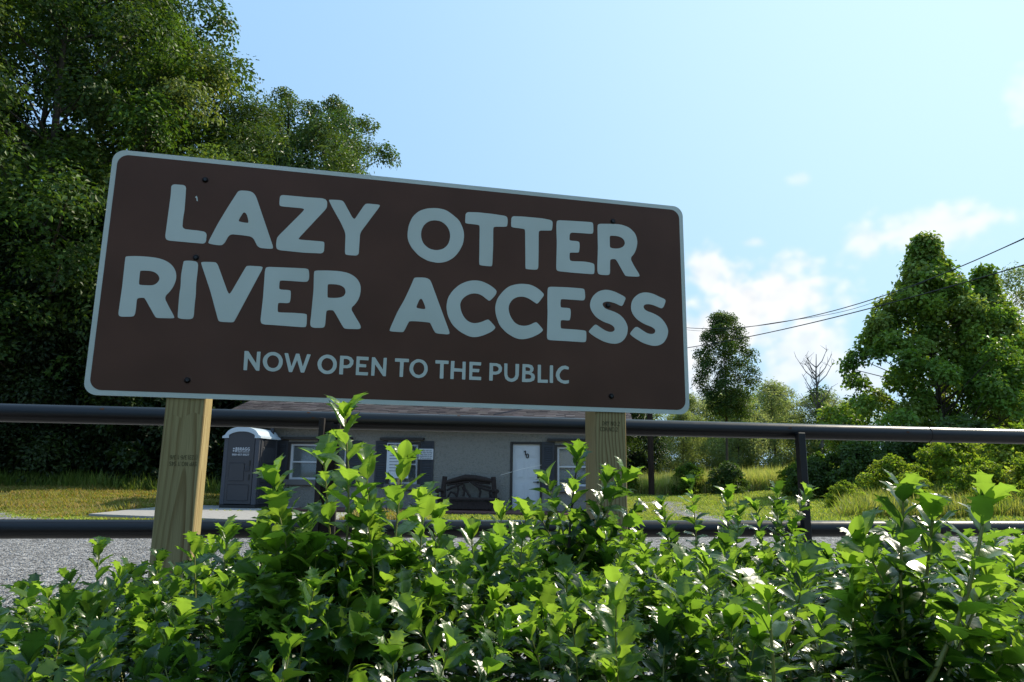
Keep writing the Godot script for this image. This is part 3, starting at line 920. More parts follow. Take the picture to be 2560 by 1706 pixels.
	hn.tube([Vector3(0.75, 0.82, -0.05), Vector3(0.75, 0.82, 0.01)], [0.032, 0.03], 12)
	hn.tube([Vector3(0.765, 0.82, 0.0), Vector3(0.62, 0.82, 0.004)], [0.013, 0.011], 8)
	put("handle", hn, M.black_metal, d)
	put("deadbolt", bx(0.73, 0.80, 0.92, 1.03, -0.05, -0.02, 0.01), M.black_metal, d)
	text("number", "1", 0.13, M.lettering_black, d, Vector3(0.385, 1.62, -0.03))
	text("number", "0", 0.13, M.lettering_black, d, Vector3(0.452, 1.535, -0.03))
	# brick-red paver step along the wall
	var walk := thing("paver_walk", "", "", Vector3(0.02, 0, -20.1), LOCAL_TURN)
	tag(walk, "", "", "", "structure")
	for r in 5:
		for q in 30:
			put("paver", bx(-5.85 + q * 0.3, -5.856 + q * 0.3 + 0.294, 0.0, 0.05 + rnd(-0.003, 0.003), 0.01 + r * 0.3, 0.304 + r * 0.3, 0.006), M.paver, walk)
	# notice on the shutter
	var n := thing("wall_notice", "small white notice with five lines of print on the shutter", "sign", Vector3(0.02, 0, -20.1), LOCAL_TURN)
	put("board", bx(-2.655, -2.225, 1.41, 1.715, 0.04, 0.048), M.print_white, n)
	var lines := ["At your own risk", "use this facility", "Lazy Otter is not", "responsible for loss", "of any property"]
	for q in 5:
		text("line_of_print", lines[q], 0.036, M.print_grey, n, Vector3(-2.44, 1.662 - q * 0.053, 0.049), true, 0.36 if q % 2 else 0.33, 0.002)
	# printed sign on a stake before the middle window
	var y := thing("stake_sign", "brown and white river access sign on a stake before the middle window", "sign", Vector3(0.02, 0, -20.1), LOCAL_TURN)
	put("stake", bx(-3.17, -3.11, 0.0, 1.2, 0.27, 0.30), M.stake_wood, y)
	var b := put("board", bx(-3.50, -2.86, 0.88, 1.86, 0.303, 0.313), M.print_white, y)
	put("brown_field", bx(-3.48, -2.88, 1.63, 1.84, 0.313, 0.316, 0.0), M.print_brown, y)
	for q in [["LAZY", -3.306, 1.785, 0.058, 0.19], ["OTTER", -3.075, 1.785, 0.058, 0.23], ["RIVER", -3.318, 1.725, 0.058, 0.22], ["ACCESS", -3.060, 1.725, 0.058, 0.26]]:
		text("word", q[0], q[3], M.print_white, y, Vector3(q[1], q[2], 0.317), true, q[4], 0.003)
	text("line_of_print", "NOW OPEN TO THE PUBLIC", 0.022, M.stake_wood, y, Vector3(-3.18, 1.672, 0.317), false, 0.26, 0.003)
	for q in 6:
		put("line_of_print", bx(-3.42, -2.94 - 0.04 * (q % 3), 1.50 - q * 0.085, 1.515 - q * 0.085, 0.313, 0.3145, 0.0), M.print_grey, y)

func build_bench() -> void:
	var u := Vector3(cos(deg_to_rad(6.0)), 0, sin(deg_to_rad(6.0)))
	var nrm := Vector3(-u.z, 0, u.x)
	var b := thing("rustic_bench", "dark rustic log bench with a branch back beside the white door", "bench", Vector3(0.02, 0.05, -20.1) + u * -1.15 + nrm * 0.45, LOCAL_TURN)
	var seat := Geo.new()
	seat.box(Vector3(0, 0.30, 0.02), Vector3(1.74, 0.075, 0.46), Basis.IDENTITY, Color.WHITE, 0.02)
	put("seat", seat, M.log, b)
	put("front_board", bx(-0.78, 0.78, 0.03, 0.255, 0.17, 0.20, 0.01), M.log, b)
	for s in [-1.0, 1.0]:
		for z in [0.17, -0.17]:
			var l := Geo.new()
			l.tube([Vector3(s * 0.74, 0, z), Vector3(s * 0.745, 0.15, z), Vector3(s * 0.74, 0.265, z)], [0.06, 0.055, 0.06], 9, true, Color.WHITE, 0.08)
			put("leg", l, M.log, b)
		var p := Geo.new()
		p.tube([Vector3(s * 0.70, 0.335, -0.17), Vector3(s * 0.71, 0.6, -0.19), Vector3(s * 0.68, 0.9, -0.2)], [0.075, 0.07, 0.065], 10, true, Color.WHITE, 0.1)
		put("back_post", p, M.log, b)
		var a := Geo.new()
		a.tube([Vector3(s * 0.70, 0.50, -0.16), Vector3(s * 0.78, 0.53, 0.0), Vector3(s * 0.84, 0.51, 0.14)], [0.045, 0.05, 0.055], 8, true, Color.WHITE, 0.1)
		a.tube([Vector3(s * 0.80, 0.335, 0.1), Vector3(s * 0.80, 0.49, 0.1)], [0.035, 0.03], 8)
		put("arm", a, M.log, b)
	var top := Geo.new()
	top.tube([Vector3(-0.64, 0.74, -0.2), Vector3(-0.4, 0.80, -0.2), Vector3(-0.1, 0.87, -0.21), Vector3(0.2, 0.86, -0.2), Vector3(0.45, 0.82, -0.2), Vector3(0.64, 0.79, -0.2)], [0.05, 0.07, 0.085, 0.08, 0.075, 0.05], 9, true, Color.WHITE, 0.12)
	put("top_log", top, M.log, b)
	var br := [[[-0.58, 0.34], [-0.5, 0.48], [-0.36, 0.42], [-0.32, 0.34]], [[-0.33, 0.34], [-0.29, 0.55], [-0.34, 0.72]], [[-0.2, 0.79], [-0.1, 0.55], [0.05, 0.34]], [[0.0, 0.8], [0.25, 0.62], [0.6, 0.52]], [[0.05, 0.76], [0.3, 0.68], [0.62, 0.60]], [[0.6, 0.34], [0.58, 0.46], [0.63, 0.55]], [[-0.62, 0.66], [-0.3, 0.72], [0.0, 0.76]], [[-0.62, 0.52], [-0.45, 0.6], [-0.2, 0.7]], [[0.6, 0.72], [0.35, 0.74], [0.1, 0.78]], [[-0.15, 0.36], [-0.12, 0.5], [-0.18, 0.62]], [[0.30, 0.34], [0.33, 0.5], [0.28, 0.60]]]
	for q in br:
		var g := Geo.new()
		var pts := []
		var rr := []
		for w in q:
			pts.append(Vector3(w[0], w[1], -0.2 + 0.02 * sin(w[0] * 9.0)))
			rr.append(0.031)
		g.tube(pts, rr, 7, true, Color.WHITE, 0.1)
		put("branch", g, M.log, b)

func build_toilet() -> void:
	var t := thing("portable_toilet", "dark grey portable toilet with arched pale roof beside the building", "portable toilet", Vector3(-7.36, 0.045, -19.5), -9.0)
	put("skid", bx(-0.52, 0.52, 0.0, 0.09, -1.04, 0.0, 0.01), M.black_metal, t)
	# tub with inset side panels
	var tub := Geo.new()
	tub.box(Vector3(0, 0.98, -0.54), Vector3(1.02, 1.78, 0.96), Basis.IDENTITY, Color.WHITE, 0.015)
	for s in [-1.0, 1.0]:
		for p in [[0.16, 0.60], [0.68, 1.12], [1.20, 1.62]]:
			tub.box(Vector3(s * 0.515, (p[0] + p[1]) / 2, -0.55), Vector3(0.02, p[1] - p[0], 0.66), Basis.IDENTITY, Color.WHITE, 0.008)
		for z in [-0.12, -0.98]:
			tub.box(Vector3(s * 0.515, 0.98, z), Vector3(0.03, 1.78, 0.07), Basis.IDENTITY, Color.WHITE, 0.01)
		for y in 5:
			tub.box(Vector3(s * 0.52, 1.68 + y * 0.035, -0.55), Vector3(0.014, 0.014, 0.55))
	put("tub", tub, M.toilet_side, t)
	for s in [-1.0, 1.0]:
		put("corner_post", bx(s * 0.455 - 0.065, s * 0.455 + 0.065, 0.09, 1.87, -0.05, 0.012, 0.012), M.toilet_trim, t)
	var door := Node3D.new()
	door.name = "door"
	t.add_child(door)
	var arch := PackedVector2Array([Vector2(-0.385, 0.11), Vector2(0.385, 0.11)])
	for k in 15:
		var x := 0.385 - 0.77 * k / 14.0
		arch.append(Vector2(x, 1.86 + 0.19 * sqrt(maxf(0.0, 1.0 - pow(x / 0.44, 2.0)))))
	var df := Geo.new()
	df.prism(arch, [], -0.03, 0.02)
	df.add(bx(-0.31, 0.31, 0.2, 0.62, 0.02, 0.03, 0.012), Transform3D.IDENTITY)
	df.add(bx(-0.31, 0.14, 0.72, 1.2, 0.02, 0.028, 0.012), Transform3D.IDENTITY)
	put("door_leaf", df, M.toilet_plastic, door)
	put("latch", bx(0.17, 0.30, 0.98, 1.10, 0.02, 0.045, 0.01), M.toilet_side, door)
	put("latch_plate", bx(0.27, 0.315, 1.12, 1.27, 0.02, 0.035, 0.006), M.black_metal, door)
	put("latch_plate", bx(0.27, 0.315, 0.74, 0.90, 0.02, 0.035, 0.006), M.black_metal, door)
	var z := 0.021
	text("company_name", "BRAGG", 0.085, M.print_pale, door, Vector3(0.075, 1.57, z), true, 0.36, 0.003)
	text("company_name", "WASTE SERVICES", 0.028, M.print_pale, door, Vector3(0.075, 1.495, z), true, 0.34, 0.003)
	text("telephone_number", "800-457-8627", 0.05, M.print_pale, door, Vector3(0.0, 1.42, z), true, 0.50, 0.003)
	var lg := bx(-0.16, -0.125, 1.49, 1.62, z, z + 0.003, 0.0)
	lg.add(bx(-0.235, -0.19, 1.565, 1.60, z, z + 0.003, 0.0), Transform3D.IDENTITY)
	lg.add(bx(-0.235, -0.19, 1.505, 1.54, z, z + 0.003, 0.0), Transform3D.IDENTITY)
	put("emblem", lg, M.print_pale, door)
	# roof shell
	var roof := PackedVector2Array([Vector2(-0.57, 1.87), Vector2(0.57, 1.87), Vector2(0.565, 1.92), Vector2(0.50, 1.955)])
	for k in 17:
		var x := 0.47 - 0.94 * k / 16.0
		roof.append(Vector2(x, 1.975 + 0.20 * pow(maxf(0.0, 1.0 - pow(absf(x) / 0.475, 2.3)), 0.6)))
	roof.append_array(PackedVector2Array([Vector2(-0.50, 1.955), Vector2(-0.565, 1.92)]))
	var cut: Array = Geometry2D.clip_polygons(roof, arch)
	var rs := Geo.new()
	for q in cut:
		rs.prism(q, [], -0.03, 0.045)
	rs.prism(roof, [], -1.09, -0.03)
	put("roof", rs, M.toilet_roof, t)
	var vt := Geo.new()
	vt.tube([Vector3(0.4, 1.9, -0.9), Vector3(0.4, 2.2, -0.9)], [0.05, 0.05], 12)
	put("vent_stack", vt, M.toilet_side, t)

# ---------------------------------------------------------------- pole and wires
func build_pole() -> void:
	var p := thing("utility_pole", "dark brown wooden utility pole standing in the grass right of the building", "utility pole", Vector3(7.36, 0, -37.5))
	var g := Geo.new()
	g.tube([Vector3(0, -0.3, 0), Vector3(0.01, 5, 0), Vector3(0, 10.0, 0)], [0.16, 0.145, 0.115], 14)
	put("shaft", g, M.pole_wood, p)
	put("crossarm", bx(-1.1, 1.1, 9.35, 9.47, -0.19, -0.11, 0.006), M.pole_wood, p)
	for x in [-0.95, 0.0, 0.95]:
		var i := Geo.new()
		i.tube([Vector3(x, 9.47, -0.15), Vector3(x, 9.52, -0.15), Vector3(x, 9.56, -0.15), Vector3(x, 9.62, -0.15)], [0.02, 0.05, 0.045, 0.03], 10)
		put("insulator", i, M.shutter_paint, p)
	var a := Vector3(7.36, 0, -37.5)
	var b := Vector3(18.0, 0, -12.0)
	# [height at the pole, height at the far end, slack, thickness, sideways]
	var runs := [["power_line", "upper twisted power cable sagging over the trees at the right", 9.29, 10.4, 10.2, 0.016, 0.0], ["power_line", "lower single power cable running below the twisted one at the right", 7.57, 7.8, 2.7, 0.019, 0.0]]
	for r in runs:
		var w := Geo.new()
		for strand in (2 if r[6] == 0.0 and r[2] > 9.0 else 1):
			var pts := []
			var rr := []
			for k in 61:
				var t := k / 60.0
				var q := a.lerp(b, t)
				q.y = r[2] + (r[3] - r[2]) * t - r[4] * t * (1.0 - t)
				if strand == 1:
					q += Vector3(0.05 * sin(t * 30.0), 0.07 * cos(t * 19.0) - 0.05, 0)
				pts.append(q)
				rr.append(r[5] if strand == 0 else 0.009)
			w.tube(pts, rr, 6)
		var o := put(r[0], w, M.wire)
		tag(o, r[1], "cable", "power cables")
	var d := Geo.new()
	var pts := []
	var rr := []
	for k in 25:
		var t := k / 24.0
		var q := Vector3(7.36, 5.6, -37.4).lerp(Vector3(3.2, 2.6, -20.6), t)
		q.y -= 5.2 * t * (1.0 - t)
		pts.append(q)
		rr.append(0.009)
	d.tube(pts, rr, 5)
	tag(put("service_drop", d, M.wire), "thin slack wire hanging from the utility pole to the building", "cable")

# ---------------------------------------------------------------- fence
func build_fence() -> void:
	var f := thing("pipe_fence", "black two rail pipe fence crossing behind the big sign", "fence", Vector3(0, 0, -4.7), 9.42)
	for q in [[1.33, "top_rail"], [0.66, "lower_rail"]]:
		var g := Geo.new()
		g.tube([Vector3(-9, q[0], 0), Vector3(9, q[0], 0)], [0.055, 0.055], 40)
		put(q[1], g, M.rail_paint, f)
	# a rolled steel post with two flanges, its rusty top against the rail
	var h := Geo.new()
	var zf := 0.07
	h.add(bx(-1.222, -1.190, 0.0, 1.336, zf, zf + 0.075, 0.003), Transform3D.IDENTITY)
	h.add(bx(-1.1895, -1.112, 0.0, 1.302, zf, zf + 0.012, 0.0), Transform3D.IDENTITY)
	h.add(bx(-1.1115, -1.092, 0.0, 1.30, zf, zf + 0.075, 0.003), Transform3D.IDENTITY)
	put("flanged_post", h, M.rusty_steel, f)
	put("weld_plate", bx(-1.19, -1.14, 1.295, 1.315, 0.05, 0.069, 0.0), M.rusty_steel, f)
	var q := RandomNumberGenerator.new()
	q.seed = 8
	for r in [[-1.30, 1.33, 0.9], [-1.27, 1.33, 0.2], [-1.05, 1.33, 0.7], [-1.02, 1.33, -0.2], [1.98, 1.33, 0.3], [-0.35, 1.33, 1.1], [0.6, 1.33, 0.4], [-2.5, 1.33, 0.6], [-2.0, 0.66, 0.8], [2.9, 1.33, 0.2]]:
		var pa := Geo.new()
		var rim := []
		for k in 9:
			var a: float = r[2] + sin(TAU * k / 9.0) * q.randf_range(0.06, 0.2)
			rim.append(Vector3(r[0] + cos(TAU * k / 9.0) * q.randf_range(0.006, 0.02), r[1] + sin(a) * 0.0556, cos(a) * 0.0556))
		var mid := Vector3(r[0], r[1] + sin(r[2]) * 0.0558, cos(r[2]) * 0.0558)
		for k in 9:
			pa.quad(mid, rim[k], rim[(k + 1) % 9], mid.lerp(rim[(k + 1) % 9], 0.5), Vector3(0, sin(r[2]), cos(r[2])))
		put("rust_patch", pa, M.rust, f)
	for x in [-3.35, 3.1]:
		for y in [1.33, 0.66]:
			var wr := []
			var rad := []
			for k in 25:
				var a := TAU * k / 24.0
				wr.append(Vector3(x + 0.002 * sin(k * 2.1), y + sin(a) * 0.0555, cos(a) * 0.0555))
				rad.append(0.003 + 0.0008 * sin(k * 3.7))
			var we := Geo.new()
			we.tube(wr, rad, 6, false)
			put("weld_bead", we, M.rusty_steel, f)
	for x in [2.032, -4.4, 5.3]:
		put("square_post", bx(x - 0.027, x + 0.027, 0.0, 1.315, 0.056, 0.108, 0.004), M.rail_paint, f)

# ---------------------------------------------------------------- the big sign
func outline(s: String) -> PackedVector2Array:
	var o := PackedVector2Array()
	for w in s.split(" "):
		var q := w.split(",")
		o.append(Vector2(float(q[0]), float(q[1])))
	return o

func eased(p: PackedVector2Array, r: float) -> PackedVector2Array:
	for pass_no in 2:
		var o := PackedVector2Array()
		var m := p.size()
		for k in m:
			var a := p[(k + m - 1) % m] - p[k]
			var b := p[(k + 1) % m] - p[k]
			o.append(p[k] + a.normalized() * minf(r, a.length() * 0.27))
			o.append(p[k] + b.normalized() * minf(r, b.length() * 0.27))
		p = o
		r *= 0.5
	return p

func round_rect(w: float, h: float, r: float, n := 8) -> PackedVector2Array:
	var o := PackedVector2Array()
	for q in 4:
		var c := Vector2((w / 2 - r) * [1, -1, -1, 1][q], (h / 2 - r) * [1, 1, -1, -1][q])
		for k in n + 1:
			var a := PI / 2 * (q + float(k) / n)
			o.append(c + Vector2(cos(a), sin(a)) * r)
	return o

func build_sign() -> void:
	var s := thing("river_access_sign", "large brown sign with pale lettering on two wooden posts", "sign", Vector3(-0.3959, 0, -2.873), 12.70187)
	var cy := 1.7627
	var up := Transform3D(Basis.IDENTITY, Vector3(0, cy, 0))
	var back := Geo.new()
	back.prism(round_rect(2.442, 0.9764, 0.047), [], -0.006, 0.0, up)
	put("panel", back, M.sign_white, s)
	var brown := Geo.new()
	brown.prism(round_rect(2.404, 0.938, 0.042), [], 0.0, 0.0008, up)
	put("brown_field", brown, M.sign_brown, s)
	var mm := Transform3D(Basis.IDENTITY.scaled(Vector3(0.001, 0.001, 1.0)), Vector3(0, cy, 0))
	for set_no in 2:
		for l in [BIG, SMALL][set_no]:
			var holes := []
			for k in range(2, l.size()):
				holes.append(eased(outline(l[k]), 7.0 if set_no == 0 else 1.2))
			var g := Geo.new()
			g.prism(eased(outline(l[1]), 8.0 if set_no == 0 else 1.2), holes, 0.0008, 0.0018, mm, Color.WHITE, false)
			for k in g.n.size():
				g.n[k] = g.n[k].normalized()
			put("letter", g, M.sign_white, s)
	for b in [[-0.873, 0.395], [-0.879, 0.068], [-0.866, -0.42], [0.872, 0.383], [0.842, -0.013], [0.852, -0.419]]:
		var g := Geo.new()
		g.tube([Vector3(b[0], cy + b[1], 0.0), Vector3(b[0], cy + b[1], 0.004), Vector3(b[0], cy + b[1], 0.008)], [0.012, 0.0115, 0.006], 12)
		put("bolt", g, M.black_metal, s)
	var scuff := Geo.new()
	scuff.prism(PackedVector2Array([Vector2(-0.905, 0.318), Vector2(-0.900, 0.325), Vector2(-0.896, 0.318), Vector2(-0.893, 0.302), Vector2(-0.898, 0.304), Vector2(-0.900, 0.315)]), [], 0.0008, 0.0011, up)
	put("scuff", scuff, M.sign_white, s)
	for q in [[-0.866, "post_face"], [0.851, "post_straight"]]:
		var g := Geo.new()
		g.box(Vector3(q[0], 1.15, -0.0765), Vector3(0.141, 2.1, 0.14), Basis.IDENTITY, Color.WHITE, 0.004)
		# run the grain along the post on every side
		for k in g.v.size():
			var p := g.v[k]
			var nn := g.n[k]
			var across: float = (p.z + 0.0765) if absf(nn.x) > 0.7 else p.x - q[0]
			g.uv[k] = Vector2(across / 0.15 + 0.5, (2.2 - p.y) / 2.4)
		var po := put("post", g, M[q[1]], s)
		var st := Node3D.new()
		if q[0] < 0.0:
			var a := text("grade_stamp", "SYP NO.1 S4S", 0.016, M.stamp_ink, po, Vector3(q[0] + 0.012, 1.028, -0.0058), false, 0.095, 0.0006)
			a.rotation.z = PI
			a = text("grade_stamp", "(123) 3/6-1 3/6", 0.016, M.stamp_ink, po, Vector3(q[0] + 0.012, 1.052, -0.0058), false, 0.095, 0.0006)
			a.rotation.z = PI
		else:
			text("grade_stamp", "DRY NO.2", 0.018, M.stamp_ink, po, Vector3(q[0] + 0.0, 1.225, -0.0058), false, 0.08, 0.0006)
			text("grade_stamp", "CDA NO.2", 0.018, M.stamp_ink, po, Vector3(q[0] - 0.01, 1.200, -0.0058), false, 0.08, 0.0006)
		st.free()

# ---------------------------------------------------------------- trees and bushes
func leaf_cluster(sd: int, count: int, ln: float, wd: float, flat: float, droop: float) -> Geo:
	var q := RandomNumberGenerator.new()
	q.seed = sd
	var g := Geo.new()
	for k in count:
		var d := Vector3(q.randfn(), q.randfn(), q.randfn()).normalized() * pow(q.randf(), 0.45)
		var p := Vector3(d.x, d.y * flat, d.z)
		var out := Vector3(d.x + q.randf_range(-0.5, 0.5), q.randf_range(-0.3, 0.35) - droop, d.z + q.randf_range(-0.5, 0.5)).normalized()
		var up := (Vector3.UP * 0.8 + Vector3(q.randf_range(-1, 1), q.randf_range(-0.5, 0.7), q.randf_range(-1, 1)) * 0.9).normalized()
		up = (up - out * up.dot(out)).normalized()
		var side := out.cross(up)
		var l := ln * q.randf_range(0.7, 1.3)
		var w := wd * q.randf_range(0.7, 1.3)
		var b := q.randf_range(0.65, 1.35)
		var col := Color(b * q.randf_range(0.9, 1.15), b, b * q.randf_range(0.7, 1.1))
		var m := p + out * l * 0.5 - up * l * 0.06
		var tip := p + out * l - up * l * (0.12 + 0.2 * q.randf())
		var lft := m + side * w * 0.5 + up * w * 0.15
		var rgt := m - side * w * 0.5 + up * w * 0.15
		# two halves folded along the midrib
		g.tri(p, lft, tip, col)
		g.tri(p, tip, rgt, col)
	return g

var sprays := {}

func spray_set(kind: String) -> Array:
	if not sprays.has(kind):
		var o := []
		for k in 5:
			match kind:
				"broad":
					o.append(leaf_cluster(100 + k, 58, 0.25, 0.16, 0.6, 0.1))
				"big":
					o.append(leaf_cluster(200 + k, 30, 0.40, 0.32, 0.65, 0.15))
				"fine":
					o.append(leaf_cluster(300 + k, 62, 0.28, 0.09, 0.65, 0.15))
				"vine":
					o.append(leaf_cluster(400 + k, 30, 0.44, 0.34, 0.4, 0.0))
		sprays[kind] = o
	return sprays[kind]

func profile(kind: String, t: float) -> float:
	match kind:
		"cone":
			return pow(maxf(0.0, 1.0 - t), 0.75) * (0.55 + 0.45 * smoothstep(0.0, 0.18, t))
		"spire":
			return minf(1.0, pow(maxf(0.0, 1.0 - t) / 0.72, 0.95)) * (0.75 + 0.25 * smoothstep(0.0, 0.15, t))
		"oval":
			return sqrt(maxf(0.0, 1.0 - pow((t - 0.42) / 0.6, 2.0)))
		"dome":
			return sqrt(maxf(0.0, 1.0 - pow(t, 2.2))) * (0.8 + 0.2 * smoothstep(0.0, 0.3, t))
	return sqrt(maxf(0.0, 1.0 - pow((t - 0.5) / 0.52, 2.0)))

# returns [wood, crown]; d: height, radius, base (share of the height without leaves), lobes, per (sprays in a lobe), spray (kind), size (of a spray), lobe (radius), shape, cols
func grow(sd: int, d: Dictionary) -> Array:
	var q := RandomNumberGenerator.new()
	q.seed = sd
	var wood := Geo.new()
	var crown := Geo.new()
	var H: float = d.height
	var base: float = d.base * H
	var lean := Vector3(q.randf_range(-0.03, 0.03), 0, q.randf_range(-0.03, 0.03)) * H
	var axis := func(y: float) -> Vector3:
		var t := y / H
		return lean * t * t + Vector3(sin(t * 5.0 + sd) * 0.012 * H * t, y, cos(t * 4.0 + sd) * 0.012 * H * t)
	var r0: float = d.get("trunk", H * 0.013)
	if r0 > 0.0:
		var pts := []
		var rr := []
		for k in 13:
			var t := k / 12.0 * 0.93
			pts.append(axis.call(t * H))
			rr.append(r0 * (1.0 - 0.9 * t) * (1.35 if k == 0 else 1.0))
		pts[0].y = -0.4
		wood.tube(pts, rr, 9, true)
	var set_: Array = spray_set(d.spray)
	for l in d.lobes:
		var t := pow(q.randf(), d.get("lift", 0.85))
		var ang := q.randf_range(0, TAU) if l > 0 else 0.0
		t = (l + q.randf()) / d.lobes if d.get("even", true) else t
		ang = l * 2.39996 + q.randf_range(-0.5, 0.5)
		var y := lerpf(base, H * 0.965, t)
		var lr: float = d.lobe * q.randf_range(0.7, 1.25) * (1.0 - 0.35 * t)
		var rad: float = maxf(0.0, d.radius * profile(d.shape, t) * q.randf_range(0.72, 1.08) - lr * 0.6)
		if l % 4 == 3:
			rad *= 0.45
		var dir := Vector3(cos(ang), 0, sin(ang))
		var ctr: Vector3 = axis.call(y) + dir * rad
		if r0 > 0.0 and rad > 0.4:
			var from: Vector3 = axis.call(maxf(base * 0.8, y - rad * q.randf_range(0.4, 0.9)))
			var mid := from.lerp(ctr, 0.5) + Vector3.UP * rad * 0.08
			wood.tube([from, mid, ctr + dir * lr * 0.3], [r0 * 0.34 * (1.0 - t * 0.6), r0 * 0.2 * (1.0 - t * 0.6), 0.015], 6, false)
		var tone: Color = d.cols[q.randi() % d.cols.size()]
		for k in d.per:
			var o := Vector3(q.randfn(), q.randfn() * 0.8 + 0.25, q.randfn()).normalized()
			var e := lr * pow(q.randf(), 0.4)
			var p := ctr + Vector3(o.x * e, o.y * e * 0.75, o.z * e)
			if p.y < 0.05:
				p.y = 0.05 + q.randf() * 0.3
			var s: float = d.size * q.randf_range(0.75, 1.3)
			var face := (o + Vector3.UP * 0.8).normalized()
			var side := face.cross(Vector3(0.3, 0.2, 1.0)).normalized()
			var b := Basis(side, face, side.cross(face)).rotated(face, q.randf_range(0, TAU)).scaled(Vector3.ONE * s)
			var v := q.randf_range(0.8, 1.2)
			crown.add(set_[q.randi() % set_.size()], Transform3D(b, p), Color(tone.r * v, tone.g * v, tone.b * v), true)
	return [wood.mesh() if wood.v.size() else null, crown.mesh()]

var protos := {}

func plant(kind: String, called: String, label: String, category: String, at: Vector3, scale_: float, turn: float, group := "", leaf := "tree_leaves", part := "crown") -> Node3D:
	var o := thing(called, label, category, Vector3(at.x, ground_height(at.x, at.z) + at.y, at.z), turn, group)
	var p: Array = protos[kind]
	if p[0]:
		put("trunk" if part == "crown" else "stems", p[0], M.bark, o)
	put(part, p[1], M[leaf], o)
	o.scale = Vector3.ONE * scale_
	return o

